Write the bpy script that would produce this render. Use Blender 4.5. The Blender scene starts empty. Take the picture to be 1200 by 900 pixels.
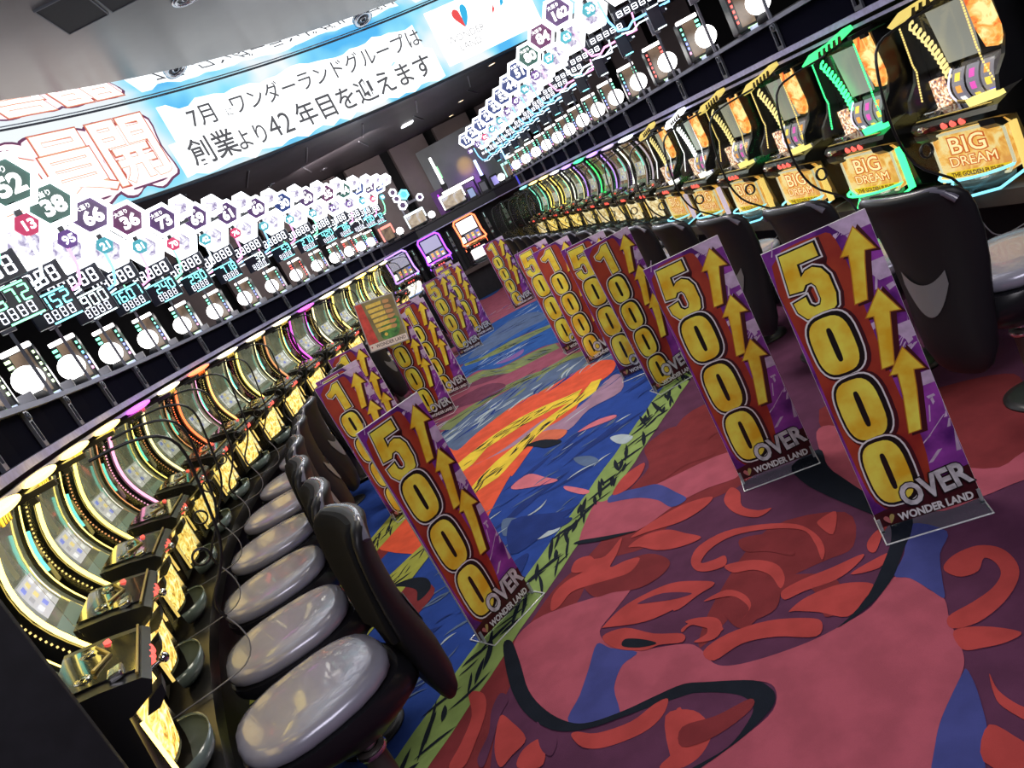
import bpy, bmesh, math, random
from math import sin, cos, pi, radians
from mathutils import Vector, Matrix
from mathutils.geometry import tessellate_polygon

SC = bpy.context.scene
COL = SC.collection

# ---------------------------------------------------------------- camera
def make_camera():
    f, cx, cy = 900.0, 600.0, 450.0
    roll, vpx, vpy = radians(28.1), 543.0, 248.0
    a = (vpx - cx) * cos(roll) - (vpy - cy) * sin(roll)
    b = (vpx - cx) * sin(roll) + (vpy - cy) * cos(roll)
    pitch = math.atan2(-b, f)
    yaw = math.atan(a / (f / cos(pitch)))
    fh = Vector((-sin(yaw), cos(yaw), 0)); rt = Vector((cos(yaw), sin(yaw), 0)); up = Vector((0, 0, 1))
    fw = fh * cos(pitch) - up * sin(pitch)
    dn = -(up * cos(pitch) + fh * sin(pitch))
    X = rt * cos(roll) + dn * sin(roll)
    Y = -rt * sin(roll) + dn * cos(roll)
    cam = bpy.data.cameras.new('camera')
    cam.sensor_fit = 'HORIZONTAL'; cam.sensor_width = 36.0; cam.lens = f / 1200 * 36
    cam.clip_start = 0.05; cam.clip_end = 200
    o = bpy.data.objects.new('camera', cam)
    o.matrix_world = Matrix(((X.x, -Y.x, -fw.x, 0), (X.y, -Y.y, -fw.y, 0), (X.z, -Y.z, -fw.z, 1.45), (0, 0, 0, 1)))
    COL.objects.link(o); SC.camera = o
make_camera()

# ---------------------------------------------------------------- world, lights, exposure
W = bpy.data.worlds.new('world'); SC.world = W; W.use_nodes = True
W.node_tree.nodes['Background'].inputs[0].default_value = (0.55, 0.6, 0.75, 1)
W.node_tree.nodes['Background'].inputs[1].default_value = 0.10
def area(name, loc, size, energy, color, target=None, sy=None, spread=pi):
    l = bpy.data.lights.new(name, 'AREA'); l.energy = energy; l.color = color; l.size = size
    l.spread = spread
    if sy: l.shape = 'RECTANGLE'; l.size_y = sy
    o = bpy.data.objects.new(name, l); o.location = loc
    if target is not None:
        o.rotation_euler = (Vector(target) - Vector(loc)).to_track_quat('-Z', 'Y').to_euler()
    COL.objects.link(o); return o
area('ceiling_light_over_aisle', (0.3, 4.6, 3.7), 1.6, 100, (1.0, 0.93, 0.82), (0.2, 4.9, 0))
area('fill_light_behind', (0.6, -0.9, 3.4), 2.2, 100, (0.97, 0.93, 1.0), (0.3, 3.0, 0.4))  # added fill behind the camera, brightens the sign faces; no fixture
area('ceiling_light_far', (-0.3, 9.2, 2.93), 1.4, 46, (0.9, 0.93, 1.0), (-0.3, 9.2, 0))
area('ceiling_light_back', (-1.2, 11.2, 2.93), 1.2, 42, (1.0, 0.88, 0.84), (-1.4, 14.0, 1.9))
SC.view_settings.view_transform = 'Standard'; SC.view_settings.look = 'None'
SC.view_settings.gamma = 1.0; SC.view_settings.use_curve_mapping = False
SC.view_settings.exposure = 0.0
SC.cycles.transparent_max_bounces = 48
SC.cycles.max_bounces = 8

# ---------------------------------------------------------------- materials
MATS = {}
def mat(name, col=(0.5, 0.5, 0.5), rough=0.5, metal=0.0, emit=None, es=0.0, noise=0.0, nscale=20.0, bump=0.0, bscale=200.0, spec=0.5, trans=0.0, coat=0.0, col2=None, ior=1.45):
    if name in MATS: return MATS[name]
    m = bpy.data.materials.new(name); m.use_nodes = True
    nt = m.node_tree; b = nt.nodes['Principled BSDF']
    b.inputs['Base Color'].default_value = (*col, 1); b.inputs['Roughness'].default_value = rough
    b.inputs['Metallic'].default_value = metal; b.inputs['Specular IOR Level'].default_value = spec
    b.inputs['Transmission Weight'].default_value = trans; b.inputs['Coat Weight'].default_value = coat
    b.inputs['IOR'].default_value = ior
    if noise or col2:
        tc = nt.nodes.new('ShaderNodeTexCoord'); n = nt.nodes.new('ShaderNodeTexNoise')
        n.inputs['Scale'].default_value = nscale; n.inputs['Detail'].default_value = 4
        nt.links.new(tc.outputs['Object'], n.inputs['Vector'])
        r = nt.nodes.new('ShaderNodeValToRGB')
        c2 = col2 if col2 else tuple(min(1, c * (1 + noise)) for c in col)
        c1 = col if col2 else tuple(c * (1 - noise) for c in col)
        r.color_ramp.elements[0].color = (*c1, 1); r.color_ramp.elements[1].color = (*c2, 1)
        r.color_ramp.elements[0].position = 0.38; r.color_ramp.elements[1].position = 0.62
        nt.links.new(n.outputs['Fac'], r.inputs['Fac']); nt.links.new(r.outputs['Color'], b.inputs['Base Color'])
        if emit == 'same': nt.links.new(r.outputs['Color'], b.inputs['Emission Color'])
    if bump:
        tc = nt.nodes.new('ShaderNodeTexCoord'); n = nt.nodes.new('ShaderNodeTexNoise')
        n.inputs['Scale'].default_value = bscale
        nt.links.new(tc.outputs['Object'], n.inputs['Vector'])
        bp = nt.nodes.new('ShaderNodeBump'); bp.inputs['Strength'].default_value = bump; bp.inputs['Distance'].default_value = 0.004
        nt.links.new(n.outputs['Fac'], bp.inputs['Height']); nt.links.new(bp.outputs['Normal'], b.inputs['Normal'])
    if emit is not None:
        if emit != 'same': b.inputs['Emission Color'].default_value = (*emit, 1)
        b.inputs['Emission Strength'].default_value = es
    MATS[name] = m; return m
def em(name, col, es): return mat(name, tuple(c * 0.5 for c in col), 0.4, emit=col, es=es)
def clear(name, tint=(0.9, 0.92, 0.9), fac=0.1, rough=0.05):
    if name in MATS: return MATS[name]
    m = bpy.data.materials.new(name); m.use_nodes = True; nt = m.node_tree
    nt.nodes.remove(nt.nodes['Principled BSDF']); out = nt.nodes['Material Output']
    t = nt.nodes.new('ShaderNodeBsdfTransparent'); t.inputs[0].default_value = (*tint, 1)
    g = nt.nodes.new('ShaderNodeBsdfGlossy'); g.inputs['Roughness'].default_value = rough
    fr = nt.nodes.new('ShaderNodeLayerWeight'); fr.inputs['Blend'].default_value = fac
    mx = nt.nodes.new('ShaderNodeMixShader')
    nt.links.new(fr.outputs['Fresnel'], mx.inputs[0]); nt.links.new(t.outputs[0], mx.inputs[1]); nt.links.new(g.outputs[0], mx.inputs[2])
    nt.links.new(mx.outputs[0], out.inputs[0]); MATS[name] = m; return m

BLACK = mat('black_plastic', (0.012, 0.012, 0.015), 0.28)
MATTE = mat('matte_black', (0.010, 0.010, 0.014), 0.6, noise=0.2)
GLOSSB = mat('gloss_black', (0.012, 0.012, 0.014), 0.12, coat=0.5)
CHROME = mat('chrome', (0.75, 0.75, 0.78), 0.18, 1.0)
STEEL = mat('brushed_rail_metal', (0.46, 0.45, 0.72), 0.38, 0.35, noise=0.1, nscale=40)
GREYP = mat('grey_plastic', (0.24, 0.24, 0.27), 0.4)
SLATE = mat('grey_post', (0.20, 0.20, 0.25), 0.45)
ACR = clear('clear_acrylic_sheet', (0.94, 0.945, 0.915), 0.18, 0.06)
ACRY = clear('clear_acrylic', (0.95, 0.95, 0.96), 0.25, 0.05)
WHITE = mat('white_print', (0.8, 0.8, 0.82), 0.5)

# ---------------------------------------------------------------- mesh helpers
class MB:
    """collects faces (with material slots) and links them as one mesh"""
    def __init__(s): s.v = []; s.f = []; s.m = []; s.smooth = []
    def add(s, verts, faces, slot=0, smooth=False):
        o = len(s.v); s.v += [tuple(v) for v in verts]
        for f in faces: s.f.append([i + o for i in f]); s.m.append(slot); s.smooth.append(smooth)
        return s
    def box(s, x0, x1, y0, y1, z0, z1, slot=0, bev=0.0):
        if bev > 0:
            b = min(bev, abs(x1 - x0) / 2.01, abs(y1 - y0) / 2.01, abs(z1 - z0) / 2.01)
            bm = bmesh.new(); bmesh.ops.create_cube(bm, size=1)
            for v in bm.verts: v.co = Vector((x0 + (v.co.x + .5) * (x1 - x0), y0 + (v.co.y + .5) * (y1 - y0), z0 + (v.co.z + .5) * (z1 - z0)))
            bmesh.ops.bevel(bm, geom=list(bm.edges), offset=b, segments=2, affect='EDGES', profile=0.6)
            bm.verts.index_update()
            s.add([v.co[:] for v in bm.verts], [[v.index for v in f.verts] for f in bm.faces], slot); bm.free(); return s
        v = [(x, y, z) for z in (z0, z1) for y in (y0, y1) for x in (x0, x1)]
        return s.add(v, [(0, 2, 3, 1), (4, 5, 7, 6), (0, 1, 5, 4), (2, 6, 7, 3), (0, 4, 6, 2), (1, 3, 7, 5)], slot)
    def prism(s, poly, d0, d1, plane='yz', slot=0, smooth=False):
        """polygon in a plane extruded along the third axis"""
        def P(a, b, d): return {'yz': (d, a, b), 'xz': (a, d, b), 'xy': (a, b, d)}[plane]
        n = len(poly)
        v = [P(a, b, d0) for a, b in poly] + [P(a, b, d1) for a, b in poly]
        tris = tessellate_polygon([[Vector((a, b, 0)) for a, b in poly]])
        s.add(v, [tuple(t) for t in tris] + [tuple(i + n for i in reversed(t)) for t in tris], slot)
        return s.add(v, [(i, (i + 1) % n, n + (i + 1) % n, n + i) for i in range(n)], slot, smooth)
    def flat(s, poly, y, slot=0, plane='xz'):
        tris = tessellate_polygon([[Vector((a, b, 0)) for a, b in poly]])
        P = (lambda a, b: (a, y, b)) if plane == 'xz' else (lambda a, b: (a, b, y))
        # orient towards -y (xz) or +z (xy)
        v = [P(a, b) for a, b in poly]; fs = []
        for t in tris:
            n = (Vector(v[t[1]]) - Vector(v[t[0]])).cross(Vector(v[t[2]]) - Vector(v[t[0]]))
            k = -n.y if plane == 'xz' else n.z
            fs.append(tuple(t) if k > 0 else tuple(reversed(t)))
        return s.add(v, fs, slot)
    def tube(s, pts, r, slot=0, n=8, cap=True):
        pts = [Vector(p) for p in pts]; rings = []; up = None
        for i, p in enumerate(pts):
            d = (pts[min(i + 1, len(pts) - 1)] - pts[max(i - 1, 0)]).normalized()
            if up is None: up = Vector((0, 0, 1)) if abs(d.z) < .9 else Vector((0, 1, 0))
            a = d.cross(up).normalized(); b = a.cross(d).normalized(); up = b
            rr = r[i] if isinstance(r, (list, tuple)) else r
            rings.append([p + (a * cos(2 * pi * k / n) + b * sin(2 * pi * k / n)) * rr for k in range(n)])
        return s.loft(rings, slot, cap)
    def loft(s, rings, slot=0, cap=True, smooth=True):
        n = len(rings[0]); v = [tuple(p) for r in rings for p in r]
        f = [(i * n + k, i * n + (k + 1) % n, (i + 1) * n + (k + 1) % n, (i + 1) * n + k) for i in range(len(rings) - 1) for k in range(n)]
        s.add(v, f, slot, smooth)
        if cap:
            s.add(rings[0], [tuple(range(n))], slot); s.add(rings[-1], [tuple(reversed(range(n)))], slot)
        return s
    def lathe(s, prof, c=(0, 0, 0), slot=0, n=20, axis='z', a0=0, a1=2 * pi):
        full = abs(a1 - a0 - 2 * pi) < 1e-6; m = n if full else n + 1; rings = []
        for r, h in prof:
            ring = []
            for k in range(m):
                t = a0 + (a1 - a0) * k / n
                q = (r * cos(t), r * sin(t), h)
                if axis == 'y': q = (r * cos(t), h, r * sin(t))
                ring.append((c[0] + q[0], c[1] + q[1], c[2] + q[2]))
            rings.append(ring)
        v = [p for r in rings for p in r]
        f = [(i * m + k, i * m + (k + 1) % m, (i + 1) * m + (k + 1) % m, (i + 1) * m + k) for i in range(len(rings) - 1) for k in range(m if full else m - 1)]
        return s.add(v, f, slot, True)
    def sphere(s, c, r, slot=0, n=16, sc=(1, 1, 1)):
        prof = [(max(1e-4, sin(pi * k / (n // 2))), -cos(pi * k / (n // 2))) for k in range(n // 2 + 1)]
        rings = [[(c[0] + p * r * sc[0] * cos(2 * pi * k / n), c[1] + p * r * sc[1] * sin(2 * pi * k / n), c[2] + h * r * sc[2]) for k in range(n)] for p, h in prof]
        return s.loft(rings, slot, False)
    def patch(s, fn, nu, nv, slot=0, smooth=True):
        v = [fn(i / nu, j / nv) for j in range(nv + 1) for i in range(nu + 1)]
        f = [(j * (nu + 1) + i, j * (nu + 1) + i + 1, (j + 1) * (nu + 1) + i + 1, (j + 1) * (nu + 1) + i) for j in range(nv) for i in range(nu)]
        return s.add(v, f, slot, smooth)
    def shift(s, d):
        s.v = [(a + d[0], b + d[1], c + d[2]) for a, b, c in s.v]; return s
    def mesh(s, name, mats):
        me = bpy.data.meshes.new(name); me.from_pydata(s.v, [], s.f)
        for m in mats: me.materials.append(m)
        me.polygons.foreach_set('material_index', s.m); me.polygons.foreach_set('use_smooth', s.smooth)
        me.update(); return me

_txt = {}
def text_mb(body, size, bold=0.0, align='CENTER', sx=1.0, mb=None, y=0.0, slot=0, at=(0, 0), rot=0.0, shear=0.0):
    key = (body, size, bold, align, shear)
    if key not in _txt:
        c = bpy.data.curves.new('lettering', 'FONT'); c.body = body; c.size = size; c.offset = bold
        c.align_x = align; c.align_y = 'CENTER'; c.resolution_u = 3; c.shear = shear
        o = bpy.data.objects.new('lettering', c); COL.objects.link(o)
        me = bpy.data.meshes.new_from_object(o.evaluated_get(bpy.context.evaluated_depsgraph_get()))
        _txt[key] = ([v.co[:2] for v in me.vertices], [list(p.vertices) for p in me.polygons])
        bpy.data.objects.remove(o); bpy.data.curves.remove(c); bpy.data.meshes.remove(me)
    vs, fs = _txt[key]; mb = mb or MB()
    cr, sr = cos(rot), sin(rot)
    mb.add([(at[0] + (x * sx) * cr - z * sr, y, at[1] + (x * sx) * sr + z * cr) for x, z in vs], fs, slot)
    return mb

SEG = {'0': 'abcdef', '1': 'bc', '2': 'abged', '3': 'abgcd', '4': 'fgbc', '5': 'afgcd', '6': 'afgedc', '7': 'abc', '8': 'abcdefg', '9': 'abcdfg', ' ': ''}
def seven(mb, txt, x0, z0, w, h, pitch, y, slot, t=None):
    t = t or w * 0.2
    for i, ch in enumerate(txt):
        x = x0 + i * pitch
        R = {'a': (x + t * .6, x + w - t * .6, z0 + h - t, z0 + h), 'd': (x + t * .6, x + w - t * .6, z0, z0 + t), 'g': (x + t * .6, x + w - t * .6, z0 + h / 2 - t / 2, z0 + h / 2 + t / 2),
             'f': (x, x + t, z0 + h / 2 + t * .3, z0 + h - t * .4), 'b': (x + w - t, x + w, z0 + h / 2 + t * .3, z0 + h - t * .4),
             'e': (x, x + t, z0 + t * .4, z0 + h / 2 - t * .3), 'c': (x + w - t, x + w, z0 + t * .4, z0 + h / 2 - t * .3)}
        for s in SEG[ch]:
            a, b, c, d = R[s]; mb.flat([(a, c), (b, c), (b, d), (a, d)], y, slot)
    return mb

# ---------------------------------------------------------------- object helpers
def link(name, me, parent=None, M=None):
    o = bpy.data.objects.new(name, me); COL.objects.link(o)
    if parent is not None: o.parent = parent
    if M is not None: o.matrix_local = M
    return o
def tag(o, label=None, cat=None, group=None, kind=None):
    if label: o['label'] = label
    if cat: o['category'] = cat
    if group: o['group'] = group
    if kind: o['kind'] = kind
    return o
def root(name, loc, rz=0.0, label=None, cat=None, group=None, rot=None):
    o = bpy.data.objects.new(name, None); COL.objects.link(o); o.empty_display_size = 0.05
    o.location = loc; o.rotation_euler = rot if rot else (0, 0, rz)
    return tag(o, label, cat, group)
STUFF = ('bead_lights', 'led_columns')
class Kit:
    """a kind of thing: its parts as shared meshes, placed many times"""
    def __init__(s, name, base=0.0): s.name = name; s.base = base; s.parts = []
    def part(s, name, mb, mats, sub=(), label=None):
        me = mb.shift((0, 0, -s.base)).mesh(name, mats if isinstance(mats, (list, tuple)) else [mats])
        subs = [(n, b.shift((0, 0, -s.base)).mesh(n, ms if isinstance(ms, (list, tuple)) else [ms]), k) for n, b, ms, k in [(t + (None,))[:4] for t in sub]]
        s.parts.append((name, me, subs, label)); return s
    def place(s, x, y, rz, label, cat, group, over=None, z=None, skip=()):
        r = root(s.name, (x, y, s.base if z is None else z), rz, label, cat, group)
        for name, me, subs, lab in s.parts:
            if name in skip: continue
            p = link(name, me, r); paint(p, over)
            if name in STUFF: p['kind'] = 'stuff'
            if lab: p['label'] = lab
            for n, sm, k in subs:
                q = link(n, sm, p); paint(q, over)
                if k: q['label'] = k
        return r
def paint(o, over):
    if not over: return
    for i, sl in enumerate(o.material_slots):
        k = o.data.materials[i].name
        if k in over:
            sl.link = 'OBJECT'; sl.material = over[k]

ORD = ['first', 'second', 'third', 'fourth', 'fifth', 'sixth', 'seventh', 'eighth', 'ninth', 'tenth', 'eleventh', 'twelfth', 'thirteenth', 'fourteenth', 'fifteenth', 'sixteenth', 'seventeenth', 'eighteenth', 'nineteenth', 'twentieth']

# ---------------------------------------------------------------- the two machine rows (deck front line, heading away from the camera)
ROWL = [(-1.209,1.762,115.3),(-1.447,2.312,111.6),(-1.649,2.877,107.7),(-1.811,3.455,103.6),(-1.931,4.043,99.3),(-2.004,4.639,94.8),(-2.03,5.238,90.3),(-2.011,5.838,86.0),(-1.95,6.435,82.4),(-1.857,7.027,79.7),(-1.742,7.616,78.2),(-1.619,8.203,78.0),(-1.498,8.791,78.7),(-1.388,9.381,80.1),(-1.293,9.973,81.8),(-1.216,10.568,83.5)]
ROWR = [(1.891,3.146,101.4),(1.78,3.736,99.9),(1.683,4.328,98.5),(1.601,4.923,97.3),(1.531,5.519,96.1),(1.472,6.116,95.2),(1.421,6.713,94.6),(1.374,7.312,94.5),(1.325,7.91,94.8),(1.272,8.507,95.5),(1.21,9.104,96.4),(1.138,9.7,97.4),(1.054,10.294,98.6),(0.959,10.886,99.7)]
class Row:
    """positions along a row; u counts machines from the front, d goes into the island"""
    def __init__(s, nodes, side):
        n = [(x, y, radians(h)) for x, y, h in nodes]
        x, y, h = n[0]; dh = n[1][2] - n[0][2]; pre = []
        for k in range(1, 5):
            h2 = h - dh * k; x -= .6 * cos(h2 + dh / 2); y -= .6 * sin(h2 + dh / 2); pre.insert(0, (x, y, h2))
        x, y, h = n[-1]
        post = [(x + .6 * k * cos(h), y + .6 * k * sin(h), h) for k in range(1, 4)]
        s.n = pre + n + post; s.o = 4; s.side = side
    def at(s, u, d=0.0):
        k = u + s.o; i = max(0, min(len(s.n) - 2, int(math.floor(k)))); t = k - i
        a, b = s.n[i], s.n[i + 1]
        h = a[2] + (b[2] - a[2]) * t
        x = a[0] + (b[0] - a[0]) * t - s.side * d * sin(h); y = a[1] + (b[1] - a[1]) * t + s.side * d * cos(h)
        return x, y, h
    def rz(s, h):       # rotation that turns local +y into the island
        return h if s.side > 0 else h - pi
    def place_at(s, u, d=0.0, lx=0.0):
        x, y, h = s.at(u, d); r = s.rz(h)
        return x + lx * cos(r), y + lx * sin(r), r
    def sweep(s, prof, u0, u1, step=0.5, slot=0, mb=None):
        mb = mb or MB(); n = int(round((u1 - u0) / step)); rings = []
        for k in range(n + 1):
            u = u0 + (u1 - u0) * k / n
            ring = []
            for d, z in prof:
                x, y, h = s.at(u, d); ring.append((x, y, z))
            rings.append(ring if s.side < 0 else ring[::-1])
        return mb.loft(rings, slot, True, False)
L = Row(ROWL, 1); R = Row(ROWR, -1)
CARPET = [
 ('darkred',1,1,[(-1.004,2.162),(-0.717,2.514),(-0.54,2.57),(-0.368,2.773),(-0.147,2.936),(0.191,3.32),(0.517,3.803),(0.741,3.742),(0.763,3.226),(0.531,2.862),(0.226,2.865),(0.039,2.739),(-0.173,2.803),(-0.279,2.622),(-0.449,2.411),(-0.59,2.316),(-0.665,2.103),(-0.73,1.888),(-0.994,2.044)]),
 ('darkred',1,1,[(0.024,2.031),(0.241,2.146),(0.477,2.147),(0.595,2.148),(0.667,2.339),(0.434,2.46),(0.151,2.228)]),
 ('darkred',1,1,[(0.974,3.143),(1.17,2.923),(1.482,2.729),(1.492,2.56),(1.174,2.15),(0.968,2.273),(0.792,2.51)]),
 ('pink',3,1,[(-0.564,2.543),(-0.471,2.621),(-0.329,2.603),(-0.194,2.563),(-0.088,2.563),(-0.09,2.512),(-0.178,2.425),(-0.248,2.355),(-0.23,2.255),(-0.163,2.167),(-0.016,2.087),(0.024,2.031),(0.04,1.939),(0.086,1.895),(0.179,1.864),(0.3,1.844),(0.397,1.846),(0.479,1.856),(0.539,1.888),(0.603,1.929),(0.632,1.895),(0.641,1.817),(0.647,1.761),(0.612,1.688),(0.587,1.617),(0.564,1.562),(0.535,1.525),(0.48,1.48),(0.419,1.432),(0.371,1.379),(0.302,1.279),(-0.218,1.586),(-0.085,1.613),(0.019,1.639),(0.113,1.675),(0.148,1.746),(0.11,1.804),(-0.007,1.883),(-0.071,1.907),(-0.158,1.918),(-0.25,1.92),(-0.339,1.931),(-0.424,1.973),(-0.491,2.054),(-0.538,2.176),(-0.568,2.348)]),
 ('blue',4,1,[(-0.27,2.293),(-0.231,2.236),(-0.155,2.151),(-0.212,2.125),(-0.26,2.041),(-0.277,1.912),(-0.422,1.987),(-0.369,2.085),(-0.321,2.185)]),
 ('black',5,1,[(-0.609,2.557),(-0.574,2.557),(-0.551,2.401),(-0.533,2.227),(-0.486,2.092),(-0.421,1.991),(-0.355,1.946),(-0.249,1.927),(-0.156,1.924),(-0.068,1.917),(-0.007,1.883),(0.11,1.804),(0.138,1.75),(0.137,1.714),(0.107,1.679),(0.019,1.639),(-0.085,1.613),(-0.167,1.598),(-0.149,1.617),(-0.032,1.629),(0.043,1.676),(0.073,1.713),(0.067,1.76),(0.027,1.808),(-0.042,1.858),(-0.082,1.871),(-0.254,1.904),(-0.341,1.918),(-0.427,1.953),(-0.495,2.017),(-0.562,2.145),(-0.6,2.322)]),
 ('purple',4,1,[(-0.081,1.875),(0.027,1.808),(0.067,1.76),(0.073,1.713),(0.043,1.676),(-0.032,1.629),(-0.13,1.605),(-0.218,1.586),(-0.386,1.685),(-0.382,1.844),(-0.256,1.894)]),
 ('blue',4,1,[(0.769,2.116),(0.819,2.007),(0.746,1.93),(0.682,1.821),(0.649,1.765),(0.642,1.818),(0.631,1.894),(0.607,1.935),(0.678,2.0)]),
 ('blue',4,1,[(0.545,1.524),(0.531,1.474),(0.504,1.412),(0.475,1.356),(0.435,1.311),(0.388,1.251),(0.313,1.296),(0.37,1.379),(0.419,1.431),(0.479,1.48),(0.53,1.518)]),
 ('black',5,1,[(0.679,2.79),(0.81,2.814),(0.77,2.663),(0.767,2.544),(0.77,2.393),(0.785,2.273),(0.795,2.153),(0.748,2.076),(0.694,2.025),(0.601,1.93),(0.518,1.878),(0.454,1.856),(0.381,1.842),(0.431,1.862),(0.506,1.904),(0.597,1.987),(0.69,2.089),(0.73,2.18),(0.711,2.288),(0.677,2.462),(0.657,2.627)]),
 ('pink',3,1,[(-0.21,3.064),(-0.084,3.338),(-0.045,3.311),(0.132,3.261),(0.21,3.214),(0.559,3.169),(0.511,2.93),(0.371,2.952),(0.266,2.956),(0.199,2.943),(0.021,2.897),(-0.145,3.011)]),
 ('pink',3,1,[(0.869,2.957),(0.942,2.925),(0.938,2.589),(1.078,2.204),(1.205,2.19),(1.379,2.19),(1.221,2.004),(1.107,2.063),(0.981,2.081),(0.844,2.129),(0.77,2.41),(0.775,2.675)]),
 ('blue',4,1,[(-0.027,3.275),(0.008,3.332),(0.132,3.261),(0.209,3.205),(0.253,3.049),(0.27,2.948),(0.2,2.944),(0.169,3.06),(0.108,3.164),(0.032,3.23)]),
 ('black',5,1,[(-0.234,3.04),(-0.21,3.054),(-0.108,2.985),(0.021,2.9),(-0.019,2.91),(-0.115,2.953)]),
 ('red',4,1,[(0.148,2.503),(0.202,2.565),(0.31,2.573),(0.43,2.502),(0.518,2.402),(0.54,2.294),(0.524,2.201),(0.49,2.154),(0.515,2.254),(0.517,2.355),(0.433,2.456),(0.324,2.52),(0.23,2.511),(0.171,2.456),(0.214,2.435),(0.255,2.427),(0.235,2.37),(0.175,2.386),(0.141,2.431)]),
 ('red',4,1,[(0.235,2.37),(0.323,2.324),(0.372,2.243),(0.365,2.16),(0.331,2.117),(0.333,2.201),(0.302,2.272),(0.243,2.309)]),
 ('red',4,1,[(0.329,2.101),(0.4,2.108),(0.49,2.096),(0.595,2.087),(0.552,2.053),(0.477,2.034),(0.382,2.052),(0.319,2.057)]),
 ('red',4,1,[(0.52,2.028),(0.629,2.041),(0.65,2.029),(0.593,1.994)]),
 ('red',4,1,[(0.307,2.0),(0.377,2.022),(0.48,2.005),(0.545,1.942),(0.494,1.899),(0.424,1.866),(0.372,1.936),(0.323,1.986)]),
 ('red',4,1,[(0.031,2.01),(0.119,2.032),(0.239,2.003),(0.336,1.935),(0.359,1.892),(0.32,1.85),(0.231,1.923),(0.139,1.962),(0.043,1.95)]),
 ('red',4,1,[(0.007,2.159),(0.069,2.166),(0.115,2.126),(0.114,2.069),(0.074,2.038),(0.017,2.068),(0.064,2.078),(0.071,2.113),(0.035,2.152),(0.001,2.139)]),
 ('red',4,1,[(0.008,2.264),(0.109,2.286),(0.167,2.301),(0.097,2.378),(0.044,2.386)]),
 ('red',4,1,[(0.725,1.88),(0.774,1.901),(0.836,1.891),(0.867,1.84),(0.856,1.765),(0.816,1.708),(0.741,1.66),(0.656,1.638),(0.599,1.657),(0.616,1.699),(0.689,1.707),(0.754,1.721),(0.802,1.753),(0.821,1.8),(0.813,1.835),(0.771,1.8),(0.728,1.809),(0.713,1.849)]),
 ('red',4,1,[(0.597,1.648),(0.656,1.618),(0.704,1.552),(0.661,1.544),(0.613,1.559),(0.575,1.583)]),
 ('red',4,1,[(0.574,1.485),(0.558,1.434),(0.564,1.379),(0.583,1.337),(0.56,1.308),(0.537,1.388),(0.546,1.432)]),
 ('red',4,1,[(0.487,1.366),(0.512,1.296),(0.528,1.268),(0.481,1.21),(0.422,1.294)]),
 ('red',4,1,[(-0.147,1.83),(-0.07,1.801),(-0.048,1.716),(-0.073,1.667),(-0.124,1.636),(-0.173,1.657)]),
 ('red',4,1,[(0.584,2.362),(0.648,2.362),(0.579,2.251),(0.569,2.332)]),
 ('red',4,1,[(0.632,2.128),(0.68,2.161),(0.719,2.161),(0.677,2.122),(0.628,2.071),(0.614,2.087)]),
 ('red',4,1,[(-0.033,2.804),(0.044,2.829),(0.134,2.786),(0.185,2.696),(0.225,2.611),(0.142,2.619),(0.062,2.673),(0.007,2.762)]),
 ('red',4,1,[(-0.008,2.865),(0.083,2.9),(0.192,2.917),(0.283,2.907),(0.36,2.861),(0.302,2.81),(0.196,2.794),(0.077,2.838)]),
 ('red',4,1,[(0.389,2.801),(0.441,2.861),(0.455,2.792),(0.423,2.686),(0.456,2.602),(0.499,2.573),(0.438,2.559),(0.393,2.633),(0.378,2.718)]),
 ('red',4,1,[(-0.231,2.37),(-0.149,2.422),(-0.057,2.435),(0.046,2.422),(0.124,2.364),(0.172,2.303),(0.107,2.285),(0.019,2.273),(-0.096,2.284),(-0.225,2.358)]),
 ('red',4,1,[(-0.401,2.629),(-0.378,2.731),(-0.311,2.781),(-0.239,2.789),(-0.197,2.849),(-0.131,2.822),(-0.041,2.901),(-0.085,2.796),(-0.131,2.722),(-0.064,2.713),(-0.013,2.681),(-0.067,2.62),(-0.14,2.635),(-0.23,2.667),(-0.306,2.683),(-0.363,2.629)]),
 ('red',4,1,[(-0.283,2.832),(-0.251,2.903),(-0.191,2.884),(-0.183,2.814),(-0.239,2.789)]),
 ('red',4,1,[(0.008,3.332),(0.097,3.463),(0.216,3.498),(0.161,3.376),(0.073,3.307)]),
 ('red',4,1,[(0.108,2.238),(0.19,2.238),(0.229,2.172),(0.225,2.103),(0.178,2.063),(0.216,2.098),(0.201,2.183),(0.157,2.216)]),
 ('red',4,1,[(0.024,2.182),(0.081,2.16),(0.113,2.093),(0.108,2.058),(0.055,2.129)]),
 ('purple',5,1,[(-0.092,2.402),(0.002,2.389),(0.089,2.309),(0.033,2.321),(-0.04,2.364)]),
 ('darkred',3,1,[(0.257,3.656),(0.356,3.738),(0.46,3.735),(0.621,3.465),(0.523,3.393),(0.498,3.222),(0.362,3.257),(0.212,3.216),(0.091,3.284),(0.221,3.423)]),
 ('darkred',3,1,[(-0.253,2.706),(-0.182,2.714),(-0.084,2.713),(0.026,2.681),(0.08,2.567),(0.034,2.503),(-0.061,2.489),(-0.159,2.546),(-0.228,2.576)]),
 ('darkred',3,1,[(0.149,2.171),(0.217,2.183),(0.327,2.14),(0.282,2.039),(0.192,2.038),(0.146,2.078)]),
 ('darkred',3,1,[(0.33,2.477),(0.405,2.443),(0.457,2.362),(0.45,2.279),(0.43,2.247),(0.379,2.332),(0.319,2.394)]),
 ('darkred',3,1,[(0.152,2.173),(0.222,2.2),(0.337,2.187),(0.451,2.096),(0.477,2.016),(0.429,1.909),(0.376,1.908),(0.403,1.998),(0.388,2.083),(0.304,2.089),(0.19,2.02),(0.147,2.057)]),
 ('darkred',6,1,[(-0.116,1.762),(-0.022,1.744),(0.078,1.745),(0.064,1.708),(-0.045,1.68),(-0.137,1.697)]),
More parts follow.
